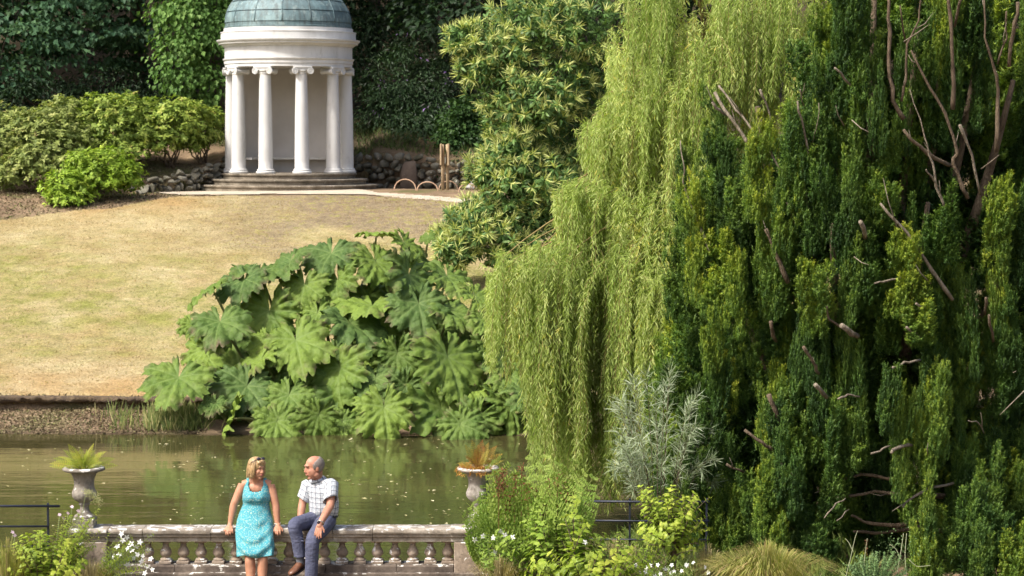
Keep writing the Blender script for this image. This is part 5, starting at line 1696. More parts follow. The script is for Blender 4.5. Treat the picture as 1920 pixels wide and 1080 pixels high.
V, Fc = [], []
for i, y in enumerate(ylist):
    cx, hw_, Y, hd = (float(np.interp(y, RA[:, 0], RA[:, k])) for k in range(1, 5))
    c0 = Pt(cx, y, Y)
    k = Y / FPX
    low = max(0, (y - 948) / 93.0)
    for j in range(NA):
        a = 2 * PI * j / NA
        fold = 1 + low * (0.030 * math.sin(a * 9 + 1.2 * math.sin(low * 3)) + 0.026 * math.sin(a * 5 + 2 + low * 2.5)) + 0.012 * (y > 922) * math.sin(a * 3 + y * 0.13)
        x = hw_ * k * math.cos(a) * fold
        yy = hd * math.sin(a) * fold
        front = max(0, -math.sin(a))
        z = c0.z - (0.014 * math.sin(a * 4 + 1) if i == len(ylist) - 1 else 0)
        if 918 <= y <= 941: yy -= 0.020 * front * (math.exp(-((abs(math.cos(a)) - 0.45) / 0.3) ** 2)) * math.sin((y - 918) / 23 * PI)
        # cloth swings in curved drapes across the lap
        yy -= front * low * 0.030 * math.sin((y - 948) * 0.24 + 5.5 * math.cos(a) ** 2 + 0.8 * math.cos(a))
        V.append((c0.x + x, c0.y + yy, z))
for i in range(len(ylist) - 1):
    for j in range(NA):
        if ylist[i] < ytop(2 * PI * (j + .5) / NA): continue
        l = (j + 1) % NA
        Fc.append((i * NA + j, i * NA + l, (i + 1) * NA + l, (i + 1) * NA + j))
d = mk('dress', (np.array(V), Fc), M_dress, wroot)
sol = d.modifiers.new('sol', 'SOLIDIFY'); sol.thickness = 0.004; sol.offset = 1
# hair: chin-length bob, fringe swept across
t = NT('blonde_hair')
p = t.mapping(t.pos(True), (1, 1, 0.16))
c = t.ramp(t.noise(p, 75, 4, 0.7), [(0.28, (0.16, 0.09, 0.035)), (0.5, (0.36, 0.235, 0.105)), (0.75, (0.56, 0.42, 0.22))])
t.P(Base_Color=c, Roughness=0.42)
t.bump(t.noise(p, 90, 3), 0.7, 0.006)
M_blonde = t.m
LH = lambda x, y, z: hc + HM @ (Vector((x, y, z)) * 0.94)
hp = [ellip(LH(0, -.026, .046), (.088, .104, .090), HM, 20, 14), ellip(LH(0, -.060, -.02), (.088, .075, .092), HM, 20, 14), ellip(LH(-.070, -.005, -.015), (.026, .052, .085), HM, 14, 10), ellip(LH(.070, -.010, -.015), (.026, .050, .085), HM, 14, 10), ellip(LH(-.066, .022, .015), (.020, .026, .050), HM, 12, 8), ellip(LH(.066, .014, .028), (.018, .024, .040), HM, 12, 8),
      ellip(LH(0, .050, .094), (.058, .042, .026), HM, 16, 10), ellip(LH(-.036, .066, .074), (.032, .020, .022), HM, 12, 8), ellip(LH(.030, .070, .082), (.030, .020, .016), HM, 12, 8), ellip(LH(0, -.09, -.075), (.070, .040, .045), HM, 14, 10)]
rr = random.Random(3)
for k in range(46):     # locks
    a = rr.uniform(-2.1, 2.1)
    x, y = math.sin(a) * .090, -math.cos(a) * .100 - .02
    hp.append(tube([LH(x * .75, y * .72, .09), LH(x * 1.03, y * 1.02, .02), LH(x * 1.02, y * 1.0, -.05), LH(x * rr.uniform(.78, 1.0), y * .95, -.105 + rr.uniform(-.015, .02))], [.010, .012, .011, .005], 6))
blob('hair', hp, M_blonde, wroot, 0.005, 2)
sp_ = []
for k in range(190):    # loose strands over the bob
    a = rr.uniform(-2.2, 2.2)
    g = rr.uniform(.98, 1.10)
    x, y = math.sin(a) * .092 * g, -math.cos(a) * .104 * g - .018
    e = rr.uniform(-.03, .03)
    sp_.append(tube([LH(x * .45, y * .45 + .01, .128), LH(x * .85, y * .85, .088), LH(x * 1.03, y * 1.02, .02), LH(x * 1.04 + e * .4, y * 1.0, -.05), LH(x * rr.uniform(.8, 1.08) + e, y * .97, -.10 + rr.uniform(-.03, .03))], [.0016, .0022, .0024, .002, .0008], 4, False))
mk('hair_strands', join(*sp_), M_blonde, wroot)
M_lens = plainmat('tinted_lens', (0.03, 0.022, 0.03), 0.12, var=0.0)
sgp = []
for sx in (-1, 1):
    sgp.append(ellip(LH(sx * .034, .052, .128), (.029, .020, .013), HM @ Matrix.Rotation(-0.7, 3, 'X'), 14, 8))
    sgp.append(tube([LH(sx * .062, .045, .120), LH(sx * .086, .0, .085), LH(sx * .092, -.04, .05)], [.004, .004, .003], 6))
sgp.append(tube([LH(-.012, .058, .126), LH(.012, .058, .126)], .004, 6))
mk('sunglasses', join(*sgp), M_lens, wroot)
wq = Pt(520.3, 981, 24.885)
mk('wrist_watch', tube([wq + Vector((math.cos(a) * .031, math.sin(a) * .031, .006 * math.sin(a))) for a in np.linspace(0, 2 * PI, 17)], .006, 6), plainmat('white_strap', (0.6, 0.57, 0.5), 0.4), wroot)
for kx in (471, 490.5):
    an = Pt(kx, 1116, 24.50)
    mk('sandal', join(box((an.x, an.y - .05, GZ0 + .012), (.085, .25, .022), .008), tube([(an.x - .04, an.y - .09, GZ0 + .03), (an.x, an.y - .085, GZ0 + .075), (an.x + .04, an.y - .09, GZ0 + .03)], .008, 6)), plainmat('tan_leather', (0.30, 0.18, 0.09), 0.5), wroot)

# ------------------------------------------------------------------ man
mroot = thing('person', 'balding person in a white checked shirt and navy trousers sitting on the balustrade, looking left', 'person', (Pt(598, 1000, 24.8).x, 24.8, GZ0))
mc = Pt(588.5, 876.5, 24.80)
MM = frame((-0.90, -0.42, -0.12), (-0.06, 0, 1))
parts = head_parts(mc, MM, 1.18, 1.08)
nk = Pt(597, 905, 24.93)
parts.append(limb_tube([mc + Vector((.03, .03, -.03)), Pt(594.5, 897, 24.88), nk], [.064, .063, .070]))
parts.append(ellip(Pt(602, 916, 24.95), (.12, .08, .09), None, 16, 10))
fd = Vector((-0.66, -0.75, 0)).normalized()
sd_ = Vector((0.75, -0.66, 0)).normalized()
# near arm (his left, hand on the knee)
shn, eln, wrn = Pt(619.5, 908, 24.80), Pt(619.5, 947, 24.66), Pt(599.5, 983, 24.44)
parts.append(limb_tube([shn, shn.lerp(eln, .5), eln, eln.lerp(wrn, .3), wrn], [.058, .054, .044, .046, .031]))
parts += hand_parts(wrn, (-0.16, -0.30, -0.95), (-0.25, -0.90, 0.35), 1.08, -1, 0.28)
# far arm
shf, elf, wrf = Pt(577.5, 908, 25.02), Pt(567, 945, 24.95), Pt(562.5, 976, 24.86)
parts.append(limb_tube([shf, shf.lerp(elf, .5), elf, elf.lerp(wrf, .35), wrf], [.056, .052, .044, .045, .031]))
parts += hand_parts(wrf, (-0.25, -0.35, -0.7), (0.1, -0.6, 0.6), 1.05, 1, 0.7)
blob('body', parts, M_skinm, mroot, 0.0056, 5)
face_bits(mc, MM, mroot, 1.08, M_mouthm, plainmat('brow_grey', (0.16, 0.12, 0.09)))
LM = lambda x, y, z: mc + MM @ (Vector((x, y, z)) * 1.08)
# short grey hair round the sides and back
V, Fc = ellip((0, -0.014, 0.028), (.0775, .100, .086), None, 40, 30)
keep = []
for f_ in Fc:
    q = np.mean([V[i] for i in f_], 0)
    line = 0.098 if q[1] < -0.06 else np.interp(q[1], [-0.06, -0.02, 0.012, 0.03], [0.094, 0.078, 0.056, 0.040])
    lowl = np.interp(q[1], [-0.12, -0.05, -0.02, 0.0, 0.03], [-0.08, -0.07, -0.02, 0.0, -0.012])
    if q[1] < 0.032 and lowl < q[2] < line: keep.append(f_)
V = np.array([tuple(LM(*(v * (1 + 0.012 * random.random())))) for v in V])
t = NT('grey_hair')
p = t.pos(True)
c = t.ramp(t.noise(p, 160, 3), [(0.3, (0.11, 0.09, 0.075)), (0.7, (0.26, 0.22, 0.19))])
t.P(Base_Color=c, Roughness=0.6)
t.bump(t.noise(p, 200, 2), 0.8, 0.004)
ho = mk('hair', (V, keep), t.m, mroot)
sol = ho.modifiers.new('s', 'SOLIDIFY'); sol.thickness = 0.008; sol.offset = 0
# shirt with woven checks
t = NT('checked_cotton')
uvn = t.n('UVMap').outputs[0]
su = t.n('SeparateXYZ', None, Vector=uvn)


def stripes(coord, period, width, off=0.0):
    m = t.math('FRACT', t.math('ADD', t.math('DIVIDE', coord, period), off))
    return t.math('LESS_THAN', m, width / period)


dark = t.math('MAXIMUM', stripes(su.outputs[0], .058, .0095), stripes(su.outputs[1], .058, .0095))
both = t.math('MULTIPLY', stripes(su.outputs[0], .058, .0075), stripes(su.outputs[1], .058, .0075))
lt = t.math('MAXIMUM', stripes(su.outputs[0], .058, .022, .42), stripes(su.outputs[1], .058, .022, .42))
c = t.mix(t.math('MULTIPLY', lt, 0.55), (0.60, 0.60, 0.60), (0.27, 0.32, 0.36))
c = t.mix(t.math('MULTIPLY', dark, 0.72), c, (0.075, 0.085, 0.12))
c = t.mix(both, c, (0.04, 0.045, 0.06))
t.P(Base_Color=c, Roughness=0.85)
t.b.inputs['Specular IOR Level'].default_value = 0.15
t.bump(t.noise(t.pos(), 16, 4), 0.45, 0.02)
M_shirt = t.m
trings = [(968, 606, 24.96, .158, .128), (960, 607, 24.955, .178, .148), (950, 607.5, 24.945, .182, .150), (940, 607, 24.935, .182, .146), (930, 606, 24.925, .186, .142), (920, 604.5, 24.915, .190, .136), (912, 603, 24.91, .188, .126), (906, 601.5, 24.91, .168, .108), (901, 599.5, 24.905, .120, .088), (897.5, 597.5, 24.90, .078, .074)]
V, Fc, UV = [], [], []
NA = 48
for i, (y, px, Y, hu, hv) in enumerate(trings):
    c0 = Pt(px, y, Y)
    for j in range(NA + 1):
        a = 2 * PI * j / NA
        w = 1 + 0.022 * math.sin(a * 6 + y * 0.2) * (y > 925) + 0.02 * math.sin(a * 11 + y) * (y > 945)
        q = c0 + sd_ * hu * math.cos(a) * w + fd * hv * math.sin(a) * w
        q.z += 0.012 * math.sin(a * 2) * (y > 955)
        V.append(tuple(q)); UV.append((a * 0.165, c0.z))
for i in range(len(trings) - 1):
    for j in range(NA):
        b = i * (NA + 1) + j
        Fc.append((b, b + 1, b + NA + 2, b + NA + 1))


def add_sleeve(pts, rad):
    n0 = len(V)
    ring = 20
    ax = (Vector(pts[-1]) - Vector(pts[0])).normalized()
    u = ax.orthogonal().normalized(); w = ax.cross(u)
    acc = 0
    for i, (q, r_) in enumerate(zip(pts, rad)):
        if i: acc += (Vector(q) - Vector(pts[i - 1])).length
        for j in range(ring + 1):
            a = 2 * PI * j / ring
            s_ = 1 + 0.04 * math.sin(a * 3 + i * 1.3)
            V.append(tuple(Vector(q) + (u * math.cos(a) + w * math.sin(a)) * r_ * s_)); UV.append((a * 0.075 + .3, -acc))
    for i in range(len(pts) - 1):
        for j in range(ring):
            b = n0 + i * (ring + 1) + j
            Fc.append((b, b + 1, b + ring + 2, b + ring + 1))


add_sleeve([shn + Vector((-.075, .04, .010)), shn + Vector((-.03, .015, .02)), shn + Vector((.012, 0, -.01)), shn.lerp(eln, .35) + Vector((.01, 0, 0)), shn.lerp(eln, .62) + Vector((.006, 0, 0)), shn.lerp(eln, .78)], [.052, .070, .076, .077, .079, .082])
add_sleeve([shf + Vector((.07, -.04, .008)), shf + Vector((.03, -.02, .018)), shf + Vector((-.008, 0, -.01)), shf.lerp(elf, .35), shf.lerp(elf, .62), shf.lerp(elf, .78)], [.05, .066, .072, .073, .075, .077])
# collar
n0 = len(V)
for i, (y, rr_, off) in enumerate(((900.5, .082, 0), (893.5, .080, -.008), (899.5, .100, .012))):
    c0 = Pt(596.5 - (i == 1) * 1.2, y, 24.90)
    for j in range(25):
        a = 2 * PI * j / 24
        q = c0 + sd_ * rr_ * math.cos(a) + fd * rr_ * 1.02 * math.sin(a)
        q.z -= 0.030 * max(0, math.sin(a)) ** 3
        V.append(tuple(q)); UV.append((a * .08, y * .006))
for i in range(2):
    for j in range(24):
        b = n0 + i * 25 + j
        Fc.append((b, b + 1, b + 26, b + 25))
sh = mk('shirt', (V, Fc), M_shirt, mroot, uv=UV)
sol = sh.modifiers.new('s', 'SOLIDIFY'); sol.thickness = 0.004; sol.offset = 1
# trousers
t = NT('navy_cotton')
p = t.pos()
c = t.ramp(t.noise(p, 9, 5, 0.6), [(0.3, (0.060, 0.066, 0.105)), (0.7, (0.105, 0.112, 0.165))])
t.P(Base_Color=c, Roughness=0.85)
t.b.inputs['Specular IOR Level'].default_value = 0.15
t.bump(t.noise(t.mapping(p, (1, 1, 2.2)), 15, 4, 0.6), 0.8, 0.025)
M_tr = t.m
hpF, knF, anF = Pt(590, 975, 24.93), Pt(552.5, 984, 24.58), Pt(562.5, 1042, 24.60)
hpN, knN, anN = Pt(614, 975, 24.90), Pt(586.5, 1012, 24.50), Pt(582, 1108, 24.52)
tp = [ellip(Pt(605, 972, 24.95), (.165, .135, .105), Matrix.Rotation(-0.6, 3, 'Z'), 20, 12), ellip(Pt(607, 962, 24.96), (.15, .12, .06), None, 16, 10),
      limb_tube([hpF, hpF.lerp(knF, .5), knF + Vector((0, 0, -.005)), knF.lerp(anF, .4), anF], [.105, .094, .078, .070, .066]),
      limb_tube([hpN, hpN.lerp(knN, .5), knN + Vector((0, 0, -.005)), knN.lerp(anN, .4), anN], [.108, .098, .080, .074, .068]),
      tube([anF + Vector((0, 0, .03)), anF + Vector((0, 0, -.012))], [.068, .071], 14), tube([anN + Vector((0, 0, .03)), anN + Vector((0, 0, -.012))], [.069, .072], 14)]
# creases at knee and hip
for k in range(5):
    a = knF + Vector((0.02 + .018 * k, 0.03, -.05 - .03 * k)); tp.append(tube([a + Vector((-.055, -.05, .01)), a + Vector((0, -.075, 0)), a + Vector((.06, -.04, -.015))], [.004, .009, .004], 6))
    a = knN + Vector((0, 0.02, -.06 - .05 * k)); tp.append(tube([a + Vector((-.06, -.05, .012)), a + Vector((0, -.078, 0)), a + Vector((.06, -.045, -.02))], [.004, .008, .004], 6))
blob('trousers', tp, M_tr, mroot, 0.0065, 5)
bl = [Pt(606, 967, 24.955) + sd_ * .172 * math.cos(a) + fd * .142 * math.sin(a) for a in np.linspace(0, 2 * PI, 33)]
mk('belt', tube(bl, .012, 6), plainmat('dark_belt', (0.02, 0.02, 0.025), 0.5), mroot)
M_shoe = plainmat('brown_leather', (0.13, 0.055, 0.028), 0.35, 0.3, 40)
M_sole = plainmat('dark_sole', (0.03, 0.022, 0.018), 0.7)
M_sock = plainmat('grey_sock', (0.10, 0.10, 0.11), 0.9, 0.3, 120)


def shoe(an, toe_dir, pitch):
    d = Vector(toe_dir); d.z = 0; d.normalize()
    d = (d * math.cos(pitch) - Vector((0, 0, 1)) * math.sin(pitch)).normalized()
    sx = d.cross(Vector((0, 0, 1))).normalized(); u = sx.cross(d)
    L = lambda a, b, c: an + sx * a + d * b + u * c
    secs = [(-.075, .030, .040, .03), (-.05, .040, .052, .04), (0, .042, .055, .045), (.05, .044, .042, .034), (.10, .049, .032, .026), (.15, .048, .026, .021), (.19, .036, .020, .017), (.21, .014, .010, .012)]
    o = mk('shoe', loft([(L(0, b, c - .065), sx * w, u * h) for b, w, h, c in secs], 18), M_shoe, mroot)
    mk('sole', loft([(L(0, b, -.081), sx * (w + .005), u * .010) for b, w, h, c in secs], 18, power=0.8), M_sole, o)
    mk('laces', join(*[tube([L(-.022, b, h), L(0, b + .004, h + .007), L(.022, b, h)], .0035, 5) for b, h in ((.03, .012), (.05, .002), (.07, -.008))]), M_sole, o)


aF = Pt(563, 1056, 24.60)
mk('sock', limb_tube([anF + Vector((0, 0, .02)), anF.lerp(aF, .6), aF + Vector((0, 0, -.01))], [.046, .045, .044]), M_sock, mroot)
shoe(aF + Vector((0, 0, .015)), (-0.55, -0.8, 0), 0.30)
aN = Vector((anN.x, anN.y, GZ0 + .088))
mk('sock', limb_tube([anN + Vector((0, 0, .02)), anN.lerp(aN, .6), aN], [.046, .045, .044]), M_sock, mroot)
shoe(aN, (-0.35, -0.9, 0), 0.0)
wp = eln.lerp(wrn, 0.93)
ax = (wrn - eln).normalized(); u_ = ax.orthogonal().normalized(); w_ = ax.cross(u_)
wt = mk('wrist_watch', tube([wp + (u_ * math.cos(a) + w_ * math.sin(a)) * .036 for a in np.linspace(0, 2 * PI, 21)], .007, 6), plainmat('steel', (0.45, 0.42, 0.36), 0.3, metal=0.8), mroot)
mk('dial', ellip(wp + Vector((-.018, -.036, .012)), (.019, .010, .019), None, 14, 8), M_lens, wt)
# ================================================================== foreground planting
r5 = np.random.default_rng(66)


def fern_frond(f, base, d0, L, W, tone, droop=0.6, pairs=22, bip=False, r=r5):
    """Arching frond: tapering pairs of leaflets along a curved rachis."""
    d0 = Vector(d0).normalized()
    hor = Vector((d0.x, d0.y, 0))
    hor = hor.normalized() if hor.length > 1e-3 else Vector((r.normal(), r.normal(), 0)).normalized()
    pts, p, d = [], Vector(base), d0.copy()
    ref = Vector((r.normal(0, .35), -0.8 + r.normal(0, .3), 0.55))
    st = L / pairs
    for i in range(pairs + 1):
        pts.append(p.copy())
        p = p + d * st
        d = (d + (hor * 0.6 + Vector((0, 0, -1))) * droop * st / L * (0.4 + 1.6 * i / pairs)).normalized()
    f.raw(tube(pts, [0.0045 * (1 - i / (pairs + 1)) + 0.0012 for i in range(pairs + 1)], 3, False), min(1, tone + .15))
    P_, D_, N_, Ln = [], [], [], []
    for i in range(2, pairs + 1):
        u = i / pairs
        t_ = (pts[min(i + 1, pairs)] - pts[i - 1]).normalized()
        s = t_.cross(ref)
        s = s.normalized() if s.length > 1e-3 else Vector((1, 0, 0))
        n = s.cross(t_)
        w = W * (math.sin(PI * min(1, u * 0.88 + 0.14)) ** 0.8)
        for sx in (-1, 1):
            P_.append(pts[i]); D_.append(s * sx + t_ * 0.35 + n * 0.1); N_.append(n); Ln.append(w)
    P_, D_, N_, Ln = np.array(P_), np.array(D_), np.array(N_), np.array(Ln)
    if not bip:
        f.add(P_, D_, N_, Ln, np.maximum(st * 0.58, Ln * 0.13), np.clip(tone + r.normal(0, .10, len(P_)), 0, 1), 'quad', bend=0.12)
    else:
        for k in range(4):
            q = P_ + unit(D_) * (Ln * (k + .6) / 4)[:, None]
            ax = unit(D_); si = unit(np.cross(ax, N_))
            for sx in (-1, 1):
                f.add(q, si * sx + ax * 0.55, N_ + r.normal(size=N_.shape) * .2, Ln * 0.42, Ln * 0.20 + 0.004, np.clip(tone + r.normal(0, .10, len(P_)), 0, 1), 'quad')
            if k == 3: f.add(q, ax, N_, Ln * 0.3, Ln * .12 + .004, np.full(len(P_), tone), 'quad')


M_fernL = leafmat('yellow_green_fern', [(0.0, (0.12, 0.18, 0.025)), (0.5, (0.28, 0.34, 0.045)), (0.8, (0.42, 0.42, 0.06)), (1.0, (0.46, 0.30, 0.06))], 0.35)  # yellow-green is the fern's own colour
M_fernR = leafmat('orange_fern', [(0.0, (0.24, 0.25, 0.05)), (0.4, (0.36, 0.30, 0.06)), (0.75, (0.38, 0.22, 0.05)), (1.0, (0.32, 0.13, 0.045))], 0.35)


def urn_fern(c, label, mat, fr, tonef):
    root = thing('fern', label, 'fern', c)
    for a, el, L, dr in fr:
        f = Fol()
        d = Vector((math.sin(a) * math.cos(el), -math.cos(a) * math.cos(el), math.sin(el)))
        b = Vector(c) + Vector((d.x, d.y, 0)) * 0.05
        fern_frond(f, b, d, L, L * 0.18, tonef(L), dr, 15)
        f.build('frond', mat, root)
    return root


FL = [(-1.4, .35, .34, .4), (-1.1, .75, .30, .5), (-0.9, 1.15, .34, .3), (-1.75, .15, .36, .3), (-.5, 1.2, .26, .4), (0.1, .9, .26, .7), (.4, 1.2, .27, .4), (.8, 1.05, .30, .4), (1.2, .85, .33, .4), (1.45, .5, .34, .35), (1.65, .2, .33, .3), (-1.3, 1.0, .30, .4), (.9, .6, .28, .6), (-.6, .6, .26, .7), (2.2, .9, .25, .5), (-2.3, .9, .26, .5), (3.1, 1.0, .25, .5), (1.1, 1.25, .32, .25), (-.2, 1.35, .27, .3), (-1.5, .55, .32, .4)]
urn_fern(URN_L, 'yellow-green fern spilling from the left stone urn', M_fernL, FL, lambda L: r5.uniform(.25, .75))
FR = [(-1.2, .5, .22, .4), (-.9, 1.1, .33, .15), (-.5, 1.25, .36, .15), (0, 1.35, .30, .2), (.4, 1.3, .36, .15), (.8, 1.2, .34, .2), (1.1, 1.0, .34, .2), (1.35, .75, .30, .3), (-.2, 1.1, .30, .3), (.6, 1.0, .3, .3), (-.7, .9, .26, .4), (1.4, .5, .26, .3), (0.2, .8, .24, .5)]
rf = urn_fern(URN_R, 'upright orange and yellow fern in the right stone urn', M_fernR, FR, lambda L: r5.uniform(.25, .95))
f = Fol()
for k in range(170):
    a = r5.uniform(-2.6, 0.9)
    rad = r5.uniform(.10, .26)
    p = Vector(URN_R) + Vector((math.sin(a) * rad, -math.cos(a) * rad, 0.02 - max(0, rad - .2) * 1.2 + r5.normal(0, .008)))
    f.add(np.array([tuple(p)] * 4), r5.normal(size=(4, 3)) + [math.sin(a) * .8, -math.cos(a) * .8, .1], [0, 0, 1], r5.uniform(.02, .045, 4), .014, np.clip(r5.normal(.85, .12, 4), 0, 1), 'quad')
f.build('dead_frond', M_fernR, rf)

M_fr = leafmat('royal_fern', [(0.0, (0.095, 0.165, 0.028)), (0.5, (0.19, 0.28, 0.05)), (1.0, (0.34, 0.42, 0.10))], 0.38, patch=0.15)
M_frb = leafmat('rusty_frond', [(0.0, (0.10, 0.035, 0.02)), (1.0, (0.24, 0.10, 0.05))], 0.15, 0.8)


def fern_clump(label, specs, Y):
    """specs: (tip px, tip py, base px, base py, length scale)."""
    b = Pt(specs[0][2], specs[0][3], Y)
    root = thing('fern', label, 'fern', (b.x, b.y, float(height(b.x, b.y))))
    for tx, ty, bx_, by_, w in specs:
        dY = r5.normal(0, .22)
        p0 = Pt(bx_ + r5.normal(0, 8), by_, Y + dY * .3); p1 = Pt(tx, ty, Y + dY)
        f = Fol()
        v = p1 - p0
        fern_frond(f, p0, v.normalized() + Vector((0, 0, .45)), v.length * 1.12, w, r5.uniform(.35, .9), 0.55, 11, True)
        f.build('frond', M_fr, root)
    return root


tips = []
for tx, ty in [(938, 872), (955, 862), (985, 862), (1010, 858), (1035, 870), (1060, 862), (1085, 885), (1105, 895), (925, 912), (970, 885), (1000, 895), (1040, 900), (1075, 915), (1112, 930), (925, 935), (872, 965), (890, 950), (903, 938), (880, 978), (940, 930), (875, 985), (990, 920), (1020, 930), (1100, 960), (915, 960), (960, 950), (890, 1000), (1050, 945)]:
    tips.append((tx, ty, 985 + (tx - 985) * 0.45, 1075, .17 + .05 * r5.random()))
rfern = fern_clump('tall light green royal fern clump beside the right urn', tips, 24.75)
for px, py in ((943, 905), (978, 897), (1062, 932), (948, 935), (1005, 940), (1030, 925), (935, 920), (965, 915), (1075, 945), (955, 950), (1020, 955), (990, 930), (1045, 915)):
    f = Fol()
    b, q = Pt(px, py + 40, 24.6), Pt(px, py - 25, 24.6)
    for k in range(70):
        u = r5.random()
        p = b.lerp(q, .4 + .6 * u) + Vector((r5.normal(0, .02), r5.normal(0, .02), 0))
        f.add(np.array([tuple(p)]), r5.normal(size=(1, 3)) + [0, 0, .6], r5.normal(size=(1, 3)), .035, .014, r5.random(1), 'quad')
    f.raw(tube([b + Vector((0, 0, -.2)), b, q], .004, 4), .3)
    f.build('fertile_frond', M_frb, rfern)

M_hyd = leafmat('broad_green_leaf', [(0.0, (0.085, 0.150, 0.022)), (0.5, (0.19, 0.285, 0.040)), (1.0, (0.34, 0.42, 0.075))], 0.38, 0.42, 0.4, patch=0.15)
M_hyd2 = leafmat('yellow_green_leaf', [(0.0, (0.12, 0.18, 0.022)), (0.5, (0.26, 0.345, 0.040)), (1.0, (0.44, 0.48, 0.08))], 0.38, 0.42, 0.4, patch=0.15)
M_grn = plainmat('green_stem', (0.15, 0.19, 0.06), 0.7)


def leafy(name, label, stems, Y, mat, L, wr=0.5, gap=0.05, cat='shrub', smat=None, rad=0.006, dY=0.25, whorl=2, up=0.35):
    """Shrub of separate leafy shoots; stems: (base px, base py, tip px, tip py)."""
    b = Pt(stems[0][0], stems[0][1], Y)
    root = thing(name, label, cat, (b.x, b.y, float(height(b.x, b.y))))
    f, st = Fol(), []
    for x0, y0, x1, y1 in stems:
        d_ = r5.normal(0, dY)
        a, c = Pt(x0, y0, Y + d_ * .4), Pt(x1, y1, Y + d_)
        m = a.lerp(c, .5) + Vector((r5.normal(0, .03), r5.normal(0, .03), .03))
        ln = (c - a).length
        n = max(4, int(ln / gap))
        pts = [a * (1 - w) ** 2 + m * 2 * w * (1 - w) + c * w * w for w in np.linspace(0, 1, n)]
        st.append(tube(pts, [rad * (1 - .7 * i / n) for i in range(n)], 5))
        tone = r5.normal(.52, .16)
        for i in range(n // 4, n):
            u = i / (n - 1)
            t_ = unit(np.array(pts[i] - pts[i - 1]))
            k = whorl + (3 if i == n - 1 else 0)
            a0 = r5.uniform(0, 6.28)
            side = unit(np.cross(t_[None], r5.normal(size=(k, 3))))
            dd = side + t_ * up + np.array([0, 0, .1])
            sz = L * r5.uniform(.7, 1.15, k) * (1 - .35 * max(0, u - .75) / .25)
            f.add(np.repeat(np.array(pts[i])[None], k, 0), dd, t_ * 1.0 + side * -.2 + r5.normal(size=(k, 3)) * .25, sz, sz * wr, np.clip(tone + .3 * (u - .6) + r5.normal(0, .12, k), 0, 1), 'long', bend=.28)
    mk('stems', join(*st), smat or M_stem, root)
    f.build('foliage', mat, root)
    return root


def spread_stems(cx, cy, n, box_, low=1100):
    x0, x1, y0, y1 = box_
    out = []
    for i in range(n):
        tx = r5.uniform(x0, x1); ty = y0 + (y1 - y0) * r5.random() ** 1.3
        # domed top
        ty += (y1 - y0) * .5 * abs((tx - (x0 + x1) / 2) / (x1 - x0) * 2) ** 2.2
        out.append((cx + (tx - cx) * .35, low, tx, ty))
    return out


leafy('hydrangea', 'bright green broad-leaved shrub below the royal fern', spread_stems(1050, 1080, 90, (915, 1150, 955, 1065)), 24.2, M_hyd, .12, .52, .055)
leafy('shrub', 'low yellow-green shrub with oval leaves at the bottom centre', spread_stems(1110, 1085, 70, (980, 1235, 1020, 1085)), 23.6, M_hyd2, .105, .52, .055)
leafy('young_shrub', 'upright yellow-green shrub on a thin brown trunk in front of the silver bush', [(1262, 1085, 1262, 1000)] + [(1262, 1030 + r5.uniform(-20, 20), r5.uniform(1198, 1330), 912 + 120 * r5.random() ** 1.1) for i in range(90)], 24.6, M_hyd2, .09, .5, .045, rad=.007)
leafy('young_shrub', 'small sapling with large pale oval leaves in front of the royal fern', [(1078, 1085, 1076, 935), (1078, 1040, 1058, 970), (1078, 1030, 1100, 985), (1076, 1000, 1082, 945), (1078, 1060, 1050, 1010), (1078, 1060, 1112, 1030)], 23.9, M_hyd2, .10, .52, .07)
leafy('hydrangea', 'leafy green plant mass left of the young trunked shrub', spread_stems(1190, 1090, 60, (1120, 1290, 985, 1080)), 25.0, M_hyd, .06, .45, .04)
# silver willow-leaved bush
M_sil = leafmat('silver_leaf', [(0.0, (0.14, 0.19, 0.09)), (0.5, (0.28, 0.335, 0.20)), (1.0, (0.47, 0.51, 0.38))], 0.25, 0.5, 0.3, patch=0.1)
SY = 27.2
sb = Pt(1235, 960, SY)
sil = thing('silver_bush', 'feathery silver-leaved bush between the willow curtain and the yew', 'shrub', (sb.x, sb.y, float(height(sb.x, sb.y))))
f, st = Fol(), []
for i in range(38):
    tx = r5.uniform(1130, 1345)
    top = np.interp(tx, [1130, 1160, 1200, 1260, 1300, 1345], [860, 740, 700, 690, 700, 830])
    ty = top + (930 - top) * r5.random() ** 1.25
    d_ = r5.uniform(-.7, .5)
    a = Pt(1235 + (tx - 1235) * .3, 980, SY + d_ * .3); c = Pt(tx, ty, SY + d_)
    m = a.lerp(c, .6) + Vector(((c.x - a.x) * .05, 0, .42))
    n = 22
    pts = [a * (1 - w) ** 2 + m * 2 * w * (1 - w) + c * w * w for w in np.linspace(0, 1, n)]
    st.append(tube(pts[::3], [.006, .005, .005, .004, .004, .003, .003, .002][:len(pts[::3])], 4, False))
    for j in range(6, n):
        k = 5
        t_ = unit(np.array(pts[j] - pts[j - 1]))
        sd2 = unit(np.cross(t_[None], r5.normal(size=(k, 3))))
        f.add(np.repeat(np.array(pts[j])[None], k, 0), sd2 * .8 + t_ * .8 + [0, 0, -.1], r5.normal(size=(k, 3)), r5.uniform(.10, .20, k), .0078, np.clip(r5.normal(.5, .2, k), 0, 1), 'long', bend=.6)
mk('stems', join(*st), M_stem, sil)
f.build('foliage', M_sil, sil)

# grasses
M_blond = leafmat('blond_grass', [(0.0, (0.22, 0.20, 0.06)), (0.5, (0.42, 0.34, 0.16)), (1.0, (0.60, 0.49, 0.28))], 0.25, 0.6, 0.2)
M_sedge = leafmat('olive_sedge', [(0.0, (0.13, 0.155, 0.03)), (0.45, (0.28, 0.295, 0.065)), (0.8, (0.40, 0.345, 0.13)), (1.0, (0.42, 0.27, 0.15))], 0.3, 0.55, 0.25)


